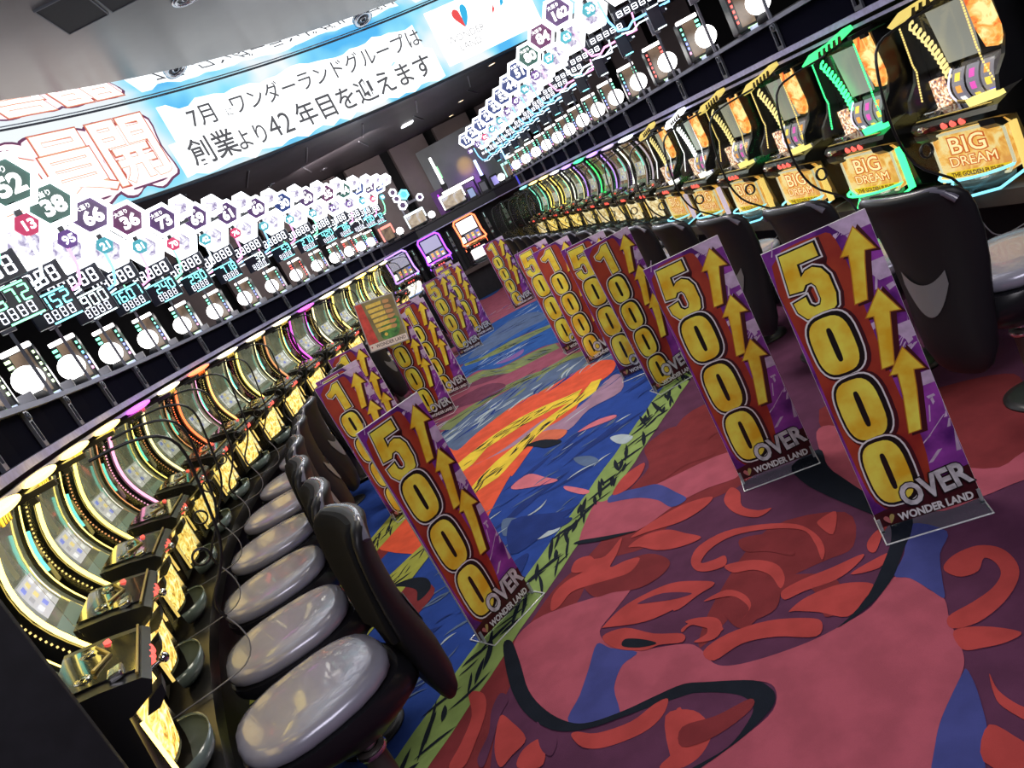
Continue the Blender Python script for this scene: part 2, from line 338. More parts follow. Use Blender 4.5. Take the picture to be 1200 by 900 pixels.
 ('red',5,1,[(-0.244,2.316),(-0.162,2.301),(-0.083,2.2),(-0.002,2.132),(-0.014,2.093),(-0.081,2.132),(-0.137,2.145),(-0.22,2.227)]),
 ('red',5,1,[(-0.422,1.929),(-0.396,1.864),(-0.333,1.823),(-0.223,1.809),(-0.155,1.835),(-0.122,1.888),(-0.165,1.893),(-0.243,1.871),(-0.346,1.891),(-0.403,1.935)]),
 ('red',5,1,[(-0.776,2.02),(-0.736,2.096),(-0.691,2.233),(-0.699,2.331),(-0.754,2.37),(-0.744,2.241),(-0.786,2.129),(-0.826,2.051)]),
 ('red',5,1,[(-0.6,1.911),(-0.577,1.968),(-0.519,1.98),(-0.508,1.912),(-0.531,1.868)]),
 ('red',5,1,[(-0.126,1.815),(-0.098,1.821),(-0.155,1.636),(-0.21,1.669),(-0.141,1.71)]),
 ('red',5,1,[(-0.642,2.17),(-0.604,2.116),(-0.563,2.01),(-0.614,1.968),(-0.654,1.945),(-0.668,2.04)]),
 ('purple',5,1,[(-0.709,1.979),(-0.677,2.058),(-0.642,2.17),(-0.607,2.234),(-0.635,2.285),(-0.671,2.219),(-0.685,2.116),(-0.727,2.027)]),
 ('purple',5,1,[(-0.52,2.059),(-0.498,1.992),(-0.466,1.946),(-0.492,1.89),(-0.522,1.946)]),
 ('black',6,1,[(-0.175,2.242),(-0.124,2.199),(-0.087,2.145),(-0.142,2.165),(-0.192,2.213)]),
 ('orange',3,1,[(-0.826,3.658),(-0.994,3.731),(-1.361,4.226),(-1.155,4.507),(-1.014,4.7),(-0.943,5.509),(-0.825,5.269),(-0.656,5.449),(-0.335,5.668),(-0.064,5.663),(0.212,5.706),(0.371,5.696),(0.477,5.473),(0.401,5.215),(0.183,5.08),(-0.012,4.707),(-0.216,4.634),(-0.439,4.243),(-0.475,4.217),(-0.612,3.861),(-0.768,3.404)]),
 ('lavender',4,1,[(-0.071,4.763),(0.149,4.891),(0.367,5.128),(0.437,5.049),(0.364,4.722),(0.13,4.688),(-0.044,4.505),(-0.181,4.679),(-0.253,4.771)]),
 ('yellow',5,0,[(-0.661,4.468),(-0.544,4.608),(-0.336,4.774),(-0.188,4.907),(-0.039,4.997),(0.149,5.088),(0.247,5.24),(0.319,5.196),(0.234,4.984),(0.103,4.917),(-0.079,4.832),(-0.227,4.703),(-0.372,4.538),(-0.494,4.364),(-0.543,4.309),(-0.681,4.258),(-0.801,4.052),(-0.831,4.191)]),
 ('yellow',5,0,[(-0.84,4.937),(-0.735,5.03),(-0.553,5.175),(-0.33,5.27),(-0.148,5.261),(0.06,5.196),(0.166,5.191),(0.085,5.016),(-0.081,5.074),(-0.311,5.06),(-0.455,5.017),(-0.596,4.974),(-0.703,4.79),(-0.837,4.706),(-0.994,4.501),(-1.033,4.627)]),
 ('lavender',4,1,[(-0.771,4.839),(-0.671,4.744),(-0.469,4.78),(-0.256,4.91),(-0.148,4.953),(-0.232,4.815),(-0.406,4.732),(-0.604,4.741),(-0.72,4.768)]),
 ('olive',5,0,[(-1.028,3.883),(-0.794,4.208),(-0.74,4.013),(-0.967,3.704),(-1.232,3.216),(-1.593,2.719),(-1.749,2.6),(-1.945,2.721),(-1.803,3.027),(-1.324,3.588)]),  # yellow rib continued, its dimmer light put into the colour
 ('olive',5,0,[(-1.308,4.591),(-1.061,5.008),(-0.954,4.781),(-1.202,4.361),(-1.413,4.002),(-1.524,3.856),(-1.577,4.007),(-1.489,4.21)]),  # second yellow rib continued, dimmer lighting painted as olive
 ('darkred',4,1,[(-1.274,3.587),(-1.079,3.528),(-0.926,3.296),(-1.005,3.132),(-1.127,3.056),(-1.301,3.391)]),
 ('black',5,1,[(-1.361,3.898),(-1.291,3.891),(-1.24,3.759),(-1.299,3.739)]),
 ('black',5,1,[(-1.202,3.555),(-1.08,3.538),(-0.979,3.449),(-0.949,3.318),(-1.013,3.254),(-1.03,3.377),(-1.125,3.5)]),
 ('black',5,1,[(-0.333,4.62),(-0.225,4.574),(-0.12,4.409),(-0.128,4.351),(-0.215,4.393),(-0.265,4.493)]),
 ('orange2',4,1,[(-0.351,4.6),(-0.208,4.724),(-0.057,4.526),(-0.117,4.428),(-0.227,4.553)]),
 ('pinklight',4,1,[(-0.356,4.115),(-0.268,3.939),(-0.211,3.822),(-0.279,3.846),(-0.443,3.98),(-0.468,4.067)]),
 ('pinklight',4,1,[(-0.184,3.696),(-0.085,3.507),(-0.116,3.489),(-0.187,3.639)]),
 ('pinklight',4,1,[(-0.001,4.385),(0.128,4.419),(0.237,4.357),(0.225,4.301),(0.083,4.344)]),
 ('greyblue',4,1,[(-0.087,4.01),(-0.003,3.927),(0.028,3.804),(-0.017,3.776),(-0.068,3.867)]),
 ('greyblue',4,1,[(-0.545,3.675),(-0.448,3.577),(-0.384,3.46),(-0.484,3.449),(-0.556,3.488)]),
 ('ice',4,1,[(-0.422,3.316),(-0.349,3.326),(-0.269,3.302),(-0.289,3.246),(-0.359,3.247),(-0.414,3.281)]),
 ('ice',4,1,[(0.143,4.036),(0.206,4.001),(0.249,3.889),(0.198,3.845),(0.158,3.907)]),
 ('navy',4,1,[(-0.402,3.398),(-0.318,3.385),(-0.209,3.312),(-0.239,3.267),(-0.33,3.291)]),
 ('navy',4,1,[(-0.5,3.615),(-0.238,3.417),(-0.147,3.415),(-0.345,3.286),(-0.525,3.247)]),
 ('navy',4,1,[(-0.705,3.089),(-0.531,3.165),(-0.445,3.164),(-0.547,2.941),(-0.71,2.873)]),
 ('slate',2,1,[(-0.985,5.624),(-0.955,5.946),(-0.812,6.112),(-0.556,6.167),(-0.297,6.223),(0.008,6.277),(0.307,6.145),(0.55,5.818),(0.703,5.41),(0.583,4.943),(0.469,5.44),(0.367,5.687),(0.213,5.697),(-0.066,5.651),(-0.337,5.667),(-0.656,5.445),(-0.843,5.189)]),
 ('olive2',3,0,[(-1.002,6.089),(-0.92,6.229),(-0.725,6.329),(-0.415,6.424),(-0.156,6.366),(-0.034,6.28),(0.141,6.306),(0.232,6.338),(0.445,6.099),(0.425,5.995),(0.204,6.152),(-0.009,6.13),(-0.212,6.217),(-0.425,6.232),(-0.684,6.14),(-0.893,5.908)]),
 ('mauve',2,1,[(-1.114,6.205),(-1.015,6.467),(-0.977,6.713),(-0.718,7.295),(-0.385,6.977),(0.239,7.018),(0.306,6.83),(0.778,5.937),(0.748,5.584),(0.55,5.818),(0.313,6.181),(0.008,6.277),(-0.297,6.223),(-0.556,6.167),(-0.812,6.112),(-0.977,5.982)]),
 ('darkmauve',3,1,[(-1.015,6.467),(-0.858,6.496),(-0.594,6.32),(-0.421,6.307),(-0.368,6.46),(-0.534,6.809),(-0.862,6.835),(-1.002,6.758)]),
 ('darkmauve',3,1,[(-0.768,7.401),(-0.522,7.179),(-0.203,6.871),(-0.256,6.786),(-0.531,6.898),(-0.719,7.099)]),
 ('olive2',3,0,[(-0.767,7.506),(-0.562,7.487),(-0.375,7.166),(0.012,7.133),(0.192,7.022),(0.202,6.75),(0.02,6.765),(-0.302,6.79),(-0.571,7.183),(-0.718,7.196)]),
 ('blue3',2,1,[(-1.066,7.226),(-0.766,8.326),(-0.322,8.153),(0.209,7.976),(0.407,7.504),(0.76,6.793),(0.735,6.189),(0.232,6.972),(0.017,7.181),(-0.372,7.215),(-0.611,7.599),(-0.767,7.506),(-0.918,7.312)]),
 ('violet',3,1,[(-0.41,7.473),(-0.258,7.459),(-0.102,7.498),(-0.144,7.295),(-0.293,7.308)]),
 ('olive2',3,0,[(-0.766,8.326),(-0.544,8.176),(-0.204,8.267),(0.115,8.107),(0.27,8.03),(0.248,7.854),(-0.016,7.88),(-0.335,7.912),(-0.602,8.058),(-0.753,8.166)]),
 ('blue3',2,1,[(-0.945,8.753),(-0.765,9.179),(-0.427,9.982),(-0.216,10.14),(0.292,10.459),(0.59,8.719),(0.407,7.504),(0.216,8.035),(-0.204,8.267),(-0.544,8.176),(-0.766,8.326)]),
 ('slate',3,1,[(-0.708,8.586),(-0.387,9.29),(-0.053,9.578),(0.231,9.214),(0.268,8.478),(-0.015,8.51),(-0.309,8.408),(-0.595,8.373)]),
 ('pinkfar',2,1,[(-1.3,11.356),(-0.683,11.74),(-0.401,13.406),(-0.068,14.772),(0.151,15.128),(0.657,11.767),(0.559,9.584),(0.321,10.065),(-0.216,10.14),(-0.427,9.982),(-0.765,9.179)]),
 ('blue3',3,1,[(-0.476,14.106),(-0.289,14.067),(-0.019,13.834),(-0.098,13.186),(-0.322,13.072),(-0.49,13.424)]),
]
# ---------------------------------------------------------------- setting: carpet
def smooth_poly(p, k=4):
    out = []; n = len(p)
    for i in range(n):
        p0, p1, p2, p3 = p[i - 1], p[i], p[(i + 1) % n], p[(i + 2) % n]
        for j in range(k):
            t = j / k
            out.append(tuple(0.5 * ((2 * b) + (-a + c) * t + (2 * a - 5 * b + 4 * c - d) * t * t + (-a + 3 * b - 3 * c + d) * t ** 3) for a, b, c, d in zip(p0, p1, p2, p3)))
    return out
CC = {'purple': (0.105, 0.033, 0.078), 'darkred': (0.20, 0.030, 0.036), 'red': (0.44, 0.062, 0.060), 'pink': (0.40, 0.088, 0.130), 'blue': (0.060, 0.070, 0.260), 'black': (0.010, 0.014, 0.024),
      'green': (0.240, 0.340, 0.105), 'mainblue': (0.022, 0.060, 0.300), 'navy': (0.016, 0.036, 0.185), 'orange': (0.72, 0.100, 0.048), 'orange2': (0.62, 0.15, 0.085), 'yellow': (0.78, 0.56, 0.055), 'lavender': (0.33, 0.20, 0.30),
      'olive': (0.36, 0.38, 0.070), 'olive2': (0.22, 0.26, 0.11), 'pinklight': (0.62, 0.17, 0.22), 'greyblue': (0.10, 0.15, 0.27), 'ice': (0.42, 0.50, 0.56), 'slate': (0.105, 0.150, 0.270), 'mauve': (0.33, 0.085, 0.135), 'darkmauve': (0.17, 0.045, 0.085),
      'blue3': (0.030, 0.105, 0.36), 'violet': (0.25, 0.12, 0.35), 'pinkfar': (0.42, 0.11, 0.16)}
CN = list(CC)
def carpet():
    mb = MB()
    ci = {n: i for i, n in enumerate(CN)}
    mb.flat([(-8, -6), (9, -6), (9, 22), (-8, 22)], 0.0, ci['purple'], 'xy')
    d = (0.5925, 0.8056); nn = (-0.8056, 0.5925)
    def uw(u, w): return (d[0] * u + nn[0] * w, d[1] * u + nn[1] * w)
    H = lambda lay: 0.0006 * lay
    def band(w0, w1, u0, u1, col, lay, jag=0.0, seed=1):
        rnd = random.Random(seed); n = int((u1 - u0) / 0.12); a = []; b = []
        for k in range(n + 1):
            u = u0 + (u1 - u0) * k / n
            a.append(uw(u, w0 + rnd.uniform(-jag, jag))); b.append(uw(u, w1 + rnd.uniform(-jag, jag)))
        for k in range(n): mb.flat([a[k], a[k + 1], b[k + 1], b[k]], H(lay), ci[col], 'xy')
    band(2.10, 9.0, -6, 4.4, 'mainblue', 1)
    band(2.10, 3.05, 4.4, 9.0, 'mainblue', 1)
    mb.flat([(-6, 5.7), (4, 5.7), (4, 22), (-6, 22)], H(1), ci['mauve'], 'xy')
    band(3.4, 9.0, -6, 2.6, 'darkred', 2)
    band(1.97, 2.15, -4, 9, 'green', 3, 0.006, 3)
    band(3.2, 3.45, -4, 2.2, 'olive', 3, 0.006, 4)
    # palm strokes of the green bands: slim black leaves at an angle
    rnd = random.Random(11); zc = [0]
    def leaf(c, ang, ln, wd, col, lay, bend=0.0):
        pts = []
        for sgn in (1, -1):
            for k in range(6) if sgn > 0 else range(5, -1, -1):
                t = k / 5; s = (t - .5) * ln; o = sgn * wd * sin(pi * t) ** 0.8 * .5 + bend * ln * (t - .5) ** 2 * 4
                pts.append((c[0] + s * cos(ang) - o * sin(ang), c[1] + s * sin(ang) + o * cos(ang)))
        zc[0] += 1
        mb.flat(pts, H(lay) + (zc[0] % 25) * 1.2e-5 + 2e-6, ci[col], 'xy')
    base = math.atan2(d[1], d[0])
    for w0, w1, u0, u1, n in ((1.98, 2.14, 0.2, 4.6, 135), (3.22, 3.44, 0.4, 2.2, 60)):
        for k in range(n):
            u = rnd.uniform(u0, u1); w = rnd.uniform(w0 + .02, w1 - .02)
            sg = 1 if rnd.random() < .55 else -1
            leaf(uw(u, w), base + sg * rnd.uniform(.22, .62), rnd.uniform(.09, .22), rnd.uniform(.010, .026), 'black', 6, rnd.uniform(-.05, .05))
    # streaks in the blue band
    for k in range(95):
        u = rnd.uniform(1.0, 4.6); w = rnd.uniform(2.22, 2.82)
        leaf(uw(u, w), base - .55 + rnd.uniform(-.25, .25), rnd.uniform(.06, .24), rnd.uniform(.006, .020), rnd.choice(['ice', 'greyblue', 'greyblue', 'slate', 'navy', 'navy']), 5, rnd.uniform(-.2, .2))
    for k in range(30):
        u = rnd.uniform(1.0, 4.6); w = rnd.uniform(2.25, 2.8)
        leaf(uw(u, w), base - .5 + rnd.uniform(-.3, .3), rnd.uniform(.2, .5), rnd.uniform(.03, .08), 'navy', 3, rnd.uniform(-.1, .1))
    # dark palm strokes on the yellow ribs, kept inside each rib
    def inside(p, poly):
        c = False
        for (x0, y0), (x1, y1) in zip(poly, poly[1:] + poly[:1]):
            if (y0 > p[1]) != (y1 > p[1]) and p[0] < (x1 - x0) * (p[1] - y0) / (y1 - y0) + x0: c = not c
        return c
    for col, lay, sm, pts in CARPET:
        if col not in ('yellow', 'olive', 'olive2'): continue
        xs, ys = [p[0] for p in pts], [p[1] for p in pts]
        far = max(pts, key=lambda p: (p[0] - pts[0][0]) ** 2 + (p[1] - pts[0][1]) ** 2)
        ang = math.atan2(far[1] - pts[0][1], far[0] - pts[0][0]); n = 0
        for k in range(900):
            p = (rnd.uniform(min(xs), max(xs)), rnd.uniform(min(ys), max(ys)))
            if not inside(p, pts): continue
            a2 = ang + rnd.choice((-1, 1)) * rnd.uniform(.15, .5); ln = rnd.uniform(.08, .18) if col != 'olive2' else rnd.uniform(.12, .3)
            e = [(p[0] + cos(a2) * ln * t, p[1] + sin(a2) * ln * t) for t in (-.4, .4)]
            if not (inside(e[0], pts) and inside(e[1], pts)): continue
            leaf(p, a2, ln, rnd.uniform(.008, .020), 'black' if col != 'olive2' else rnd.choice(('black', 'slate', 'olive')), 7, rnd.uniform(-.06, .06)); n += 1
            if n > 30: break
    # far streaks
    for k in range(420):
        y = rnd.uniform(5.6, 11.0) if k % 3 else rnd.uniform(5.6, 6.4); x = rnd.uniform(-1.2, .8)
        zone = 'slate' if y < 6.3 else ('mauve' if y < 7.5 else 'blue3')
        if zone == 'mauve': continue
        leaf((x, y), rnd.uniform(.1, 1.0), rnd.uniform(.12, .35), rnd.uniform(.012, .035), rnd.choice(['ice', 'ice', 'greyblue', 'olive2', 'navy', 'mainblue']), 4, rnd.uniform(-.2, .2))
    for k in range(90):
        t = rnd.random(); yb = rnd.choice((6.35, 7.55, 8.9, 8.15)); x = -1.1 + 1.9 * t
        leaf((x, yb + .25 * (1 - t) * (yb > 6.4) + rnd.uniform(-.1, .1)), rnd.uniform(-.6, .6), rnd.uniform(.1, .25), rnd.uniform(.012, .03), rnd.choice(['black', 'navy']), 5)
    for i, (col, lay, sm, pts) in enumerate(CARPET):
        p = smooth_poly(pts) if sm else pts
        mb.flat(p, H(lay) + i * 1.2e-5, ci[col], 'xy')
    me = mb.mesh('floor', [mat('carpet_' + n, CC[n], 0.92, noise=0.10, nscale=9, bump=0.35, bscale=420, spec=0.15) for n in CN])
    tag(link('floor', me), kind='structure')
carpet()

# ---------------------------------------------------------------- setting: ceiling, screen ring, back wall
CX, CY, RR_ = 3.85, 2.63, 8.52
def ring_pt(s, r, z):           # s runs along the screen from its left end
    th = pi - s / RR_
    return (CX + r * cos(th), CY + r * sin(th), z)
def annulus(mb, r0, r1, z, s0=-4.0, s1=20.0, n=96, slot=0):
    mb.patch(lambda a, b: ring_pt(s0 + (s1 - s0) * a, r0 + (r1 - r0) * b, z), n, 1, slot, False)
def ceiling():
    mb = MB()
    # satin ceiling of the round hall, a step below the mirror ring
    n = 96
    ring = [(CX + 7.85 * cos(2 * pi * k / n), CY + 7.85 * sin(2 * pi * k / n)) for k in range(n)]
    mb.prism(ring, 3.905, 3.99, 'xy', 0)
    m = mat('satin_ceiling', (0.20, 0.196, 0.20), 0.30, 0.30, noise=0.05, nscale=2)
    tag(link('ceiling', mb.mesh('ceiling', [m])), kind='structure')
    mb = MB()
    mb.patch(lambda a, b: ring_pt(-4.0 + 24.0 * a, 7.88 + (RR_ + .02 - 7.88) * b, 4.144 - .224 * b), 140, 1, 0, False)
    tag(link('trim_1', mb.mesh('trim_1', [mat('mirror_ceiling', (0.93, 0.95, 0.97), 0.015, 1.0)])), kind='structure')
    # lower dark ceiling outside the ring
    mb = MB(); annulus(mb, RR_ + .16, 18.0, 3.0); annulus(mb, RR_ + .16, 18.0, 3.06)
    m = mat('dark_ceiling', (0.075, 0.068, 0.078), 0.5, noise=0.2, nscale=1.3)
    lo = tag(link('ceiling', mb.mesh('ceiling', [m])), kind='structure')
    slot_m = mat('ceiling_slot_metal', (0.34, 0.34, 0.38), 0.4, 0.6)
    rnd = random.Random(5)
    k = 0
    for s in [4.9 + .8 * i for i in range(14)]:
        for r0, r1 in ((8.9, 9.9), (10.1, 10.9)):
            b = MB(); so = s + (0.35 if r0 > 10 else 0)
            a0, a1 = ring_pt(so, r0, 2.994), ring_pt(so + .35, r1, 2.994)
            b.tube([a0, a1], 0.012, 0, 4); link('light_slot', b.mesh('light_slot', [slot_m]), lo)
    return lo
CEIL = ceiling()

LEDM = None
def led_screen():
    m = bpy.data.materials.new('screen_sky'); m.use_nodes = True; nt = m.node_tree; b = nt.nodes['Principled BSDF']
    tc = nt.nodes.new('ShaderNodeTexCoord'); nz = nt.nodes.new('ShaderNodeTexNoise'); nz.inputs['Scale'].default_value = 0.9; nz.inputs['Detail'].default_value = 3
    r = nt.nodes.new('ShaderNodeValToRGB'); e = r.color_ramp.elements
    e[0].position = .36; e[0].color = (0.10, 0.52, 0.95, 1); e[1].position = .56; e[1].color = (0.92, 0.98, 1.0, 1)
    q = e.new(.46); q.color = (0.30, 0.80, 1.0, 1)
    nt.links.new(tc.outputs['Object'], nz.inputs['Vector']); nt.links.new(nz.outputs['Fac'], r.inputs['Fac'])
    nt.links.new(r.outputs['Color'], b.inputs['Emission Color']); b.inputs['Emission Strength'].default_value = 1.0; b.inputs['Base Color'].default_value = (.02, .02, .02, 1)
    mb = MB(); Z0, Z1 = 3.02, 3.915
    mb.patch(lambda a, c: ring_pt(-1.0 + 15.0 * a, RR_, Z0 + (Z1 - Z0) * c), 120, 1, 0)
    mb.patch(lambda a, c: ring_pt(-1.0 + 15.0 * a, RR_ + .14, 2.99 + (Z1 + .05 - 2.99) * c), 120, 1, 1)
    mb.patch(lambda a, c: ring_pt(-1.0 + 15.0 * a, RR_ + .15 * c - .005, 2.99), 120, 1, 1)
    rt = root('led_screen', ring_pt(7.5, RR_, 2.99), 0, 'long curved video screen with Japanese lettering under the ceiling ring', 'screen')
    inv = Matrix.Translation(-Vector(ring_pt(7.5, RR_, 2.99)))
    def put(name, mb, mats, label=None):
        mb.v = [tuple(inv @ Vector(v)) for v in mb.v]
        o = link(name, mb.mesh(name, mats), rt)
        if label: o['label'] = label
        return o
    put('display', mb, [m, mat('screen_frame', (0.05, 0.05, 0.07), 0.4, 0.5)])
    frame = MB()
    for z, hh in ((2.995, .028), (3.905, .02)):
        frame.patch(lambda a, c: ring_pt(-1 + 15 * a, RR_ - .02, z + hh * c), 120, 1, 0)
    put('frame_edge', frame, [mat('screen_trim', (0.35, 0.37, 0.42), 0.3, 0.8)])
    def bend(mb, s0, z0, off):
        mb.v = [ring_pt(s0 + x, RR_ - off, z0 + z) for x, y, z in mb.v]; return mb
    white_e = em('screen_white', (1, 1, 1), 2.2)
    grey_t = mat('screen_text', (0.02, 0.02, 0.02), 0.6, emit=(0.10, 0.10, 0.11), es=1.0)
    # soft white cloud behind the text
    cl = MB(); rnd = random.Random(2)
    for lo, hi, zc, hh in ((6.5, 9.95, 3.60, .17), (6.4, 10.05, 3.25, .19)):
        n = 30; up = [(lo + (hi - lo) * k / n, zc + hh + rnd.uniform(-.03, .05)) for k in range(n + 1)]
        dn = [(lo + (hi - lo) * k / n, zc - hh - rnd.uniform(-.03, .04)) for k in range(n, -1, -1)]
        dn = dn[::-1]
        for k in range(n):
            for h in range(4):
                f0, f1 = h / 4, (h + 1) / 4; e = lambda p, q: (p[0] + (q[0] - p[0]) * 0, 0)
                a0, a1, b0, b1 = up[k], up[k + 1], dn[k], dn[k + 1]
                L2 = lambda p, q, f: (p[0] + (q[0] - p[0]) * f, p[1] + (q[1] - p[1]) * f)
                cl.flat([L2(b0, b1, f0), L2(b0, b1, f1), L2(a0, a1, f1), L2(a0, a1, f0)], 0)
    put('cloud', bend(cl, 0, 0, .004), [em('screen_cloud', (0.96, 0.99, 1.0), 1.5)])
    t = text_mb('7月', .24, .002, 'LEFT', 1.0, at=(0.0, 0)); text_mb('ワンダーランドグループは', .235, .001, 'LEFT', .96, t, at=(.52, 0)); text_mb('に', .10, .0, 'LEFT', 1, t, at=(.44, -.04))
    put('lettering', bend(t, 6.76, 3.60, .008), [grey_t])
    t = text_mb('創業', .31, .004, 'LEFT', 1.0, at=(0, 0)); text_mb('より', .25, .002, 'LEFT', .95, t, at=(.585, -.02)); text_mb('42', .34, 0.0, 'LEFT', 1.0, t, at=(1.06, 0)); text_mb('年目を迎えます', .30, .003, 'LEFT', 1.0, t, at=(1.47, 0))
    xs = [v[0] for v in t.v]; k = 3.38 / (max(xs) - min(xs)); t.v = [(x * k, y, z) for x, y, z in t.v]
    put('lettering', bend(t, 6.56, 3.25, .008), [grey_t])
    # big outlined red characters at the left
    for ch, s, wk in (('会', 4.72, .72), ('員', 5.36, .72), ('開', 6.0, .72)):
        t = MB()
        plate = smooth_poly([(-.34, -.33), (-.2, -.40), (-.05, -.33), (.1, -.40), (.25, -.34), (.36, -.28), (.33, 0), (.36, .28), (.2, .36), (0, .32), (-.2, .37), (-.35, .30), (-.33, 0)], 3)
        t.flat([(x * 1.02, z * 1.02) for x, z in plate], 0, 0); t.flat([(x * .96, z * .96) for x, z in plate], -.004, 1)
        text_mb(ch, .69, .028, 'CENTER', 1.0, t, -.008, 2); text_mb(ch, .69, .018, 'CENTER', 1.0, t, -.012, 4); text_mb(ch, .69, .009, 'CENTER', 1.0, t, -.016, 3)
        mbv = [ring_pt(s + x, RR_ - .008 + y, 3.45 + z) for x, y, z in t.v]; t.v = mbv
        put('lettering', t, [mat('screen_plum', (.02, .02, .02), .5, emit=(0.16, 0.05, 0.12), es=1), em('screen_pink', (1.0, .80, .84), 1.2), mat('screen_red', (.02, .0, .0), .5, emit=(0.62, 0.13, 0.09), es=1.0), em('screen_cream', (1.0, .97, .92), 2.0), mat('screen_orange', (.02, .0, .0), .5, emit=(0.95, .52, .36), es=1.0)], 'red outlined white character')
    # logo card
    b = MB()
    for k in range(10): b.flat([(.145 * k, 0), (.145 * k + .145, 0), (.145 * k + .145, .70), (.145 * k, .70)], 0)
    put('logo_card', bend(b, 10.16, 3.13, .006), [white_e])
    h = MB(); hl = [(0, -.13), (-.06, -.06), (-.105, .02), (-.10, .085), (-.055, .115), (-.01, .085), (0, .03)]
    h.flat(smooth_poly(hl, 3), 0, 0); h.flat(smooth_poly([(0, -.13), (.01, .03), (.04, .12), (.09, .13), (.115, .07), (.08, -.04)], 3), 0, 1)
    put('emblem', bend(h, 10.61, 3.62, .012), [mat('logo_red', (.02, 0, 0), .5, emit=(.9, .10, .10), es=1), mat('logo_blue', (0, .01, .02), .5, emit=(.05, .50, .85), es=1)], 'red and blue heart emblem')
    t = text_mb('WONDER', .125, 0.0, 'CENTER', 1.0, at=(0, 0)); text_mb('LAND', .125, 0.0, 'CENTER', 1.0, t, at=(0, -.125))
    put('lettering', bend(t, 10.57, 3.40, .012), [mat('screen_letter_grey', (.02, .02, .02), .5, emit=(.35, .35, .36), es=1)])
    d = MB(); d.flat([(0, 0), (.05, .06), (.06, .12), (.01, .06)], 0, 0); d.flat([(.14, .05), (.2, .08), (.22, .16), (.16, .12)], 0, 1)
    put('logo_fragment', bend(d, 11.03, 3.48, .012), [MATS['logo_red'], MATS['logo_blue']])
led_screen()

def ceiling_things():
    vent_m = mat('vent_mesh', (0.012, 0.014, 0.02), 0.7, noise=0.4, nscale=300)
    fr = mat('vent_frame', (0.16, 0.17, 0.2), 0.5)
    # two grilles, aligned with the picture of the hall
    e1 = Vector((-1.636 + 1.934, 6.264 - 6.237, 0)); e2 = Vector((-1.934 + 1.899, 6.237 - 5.721, 0))
    ux = e1.normalized(); ang = math.atan2(ux.y, ux.x)
    for k, (lx, lab) in enumerate(((0.0, 'left black square ceiling grille beside the video screen ring'), (.35, 'right black square ceiling grille cut by the top picture edge'))):
        r = root('ceiling_vent', (-1.775 + lx * ux.x, 5.98 + lx * ux.y, 3.905), ang, lab, 'vent')
        b = MB(); b.box(-.155, .155, -.27, .27, -.012, 0); link('grille', b.mesh('grille', [vent_m]), r)
        b = MB()
        for x0, x1, y0, y1 in ((-.165, -.155, -.28, .28), (.155, .165, -.28, .28), (-.155, .155, -.28, -.27), (-.155, .155, .27, .28)): b.box(x0, x1, y0, y1, -.016, 0)
        link('frame', b.mesh('frame', [fr]), r)
    ringm = mat('downlight_ring', (0.55, 0.57, 0.62), 0.25, 0.8); dark = mat('downlight_inside', (0.02, 0.02, 0.03), 0.3, 0.5)
    for (x, y, z, lab) in ((-1.16, 6.72, 3.905, 'round recessed downlight near the black ceiling grilles'), (-1.911, 8.46, 4.028, 'round recessed downlight in the mirror ring left of middle'), (-0.004, 10.0, 3.983, 'round recessed downlight in the mirror ring right of middle')):
        r = root('downlight', (x, y, z), 0, lab, 'light')
        if z > 3.95:      # tilted with the sloping mirror
            ra = Vector((CX - x, CY - y, 0)).normalized()
            r.rotation_euler = Vector((-ra.x * .335, -ra.y * .335, .94)).to_track_quat('Z', 'Y').to_euler()
        b = MB(); b.lathe([(.075, 0), (.125, 0), (.125, -.014), (.105, -.02), (.078, -.012), (.075, 0)], n=28); link('trim_ring', b.mesh('trim_ring', [ringm]), r)
        b = MB(); b.lathe([(.0001, -.004), (.074, -.004)], n=20); b.lathe([(.03, -.006), (.05, -.010), (.03, -.013)], n=20, slot=1); link('lens', b.mesh('lens', [dark, ringm]), r)
    warm = em('spot_glow', (1.0, .72, .42), 5.0); cold = em('square_light_glow', (.95, .97, 1.0), 6.0)
    spots = [(-0.144, 12.39, 1), (1.264, 11.13, 0), (.784, 13.05, 0), (.583, 14.2, 0), (-2.9, 12.2, 2), (-2.2, 11.2, 2), (-1.6, 12.4, 2)]
    for i, (x, y, k) in enumerate(spots):
        lab = ['small warm ceiling spot left of the right data counters, nearest the screen', 'small white square ceiling lamp below the video screen'][k] if i in (0, 1) else None
        lab = {0: 'small white square ceiling lamp below the video screen', 1: 'small warm ceiling spot nearest the video screen edge', 2: 'small warm ceiling spot in the middle of three', 3: 'small warm ceiling spot farthest from the video screen'}.get(i, 'tiny dark ceiling spot over the left far end, %s from the left' % ORD[i - 4] if i > 3 else None)
        r = root('ceiling_spot', (x, y, 3.0), .3, lab, 'light')
        b = MB(); b.lathe([(.05, 0), (.065, 0), (.06, -.012), (.05, -.008)], n=16); link('trim_ring', b.mesh('trim_ring', [ringm]), r)
        b = MB()
        if k == 1: b.box(-.085, .085, -.085, .085, -.02, -.004)
        else: b.lathe([(.0001, -.005), (.048, -.005)], n=14)
        link('lens', b.mesh('lens', [cold if k == 1 else warm if k == 0 else dark]), r)
ceiling_things()

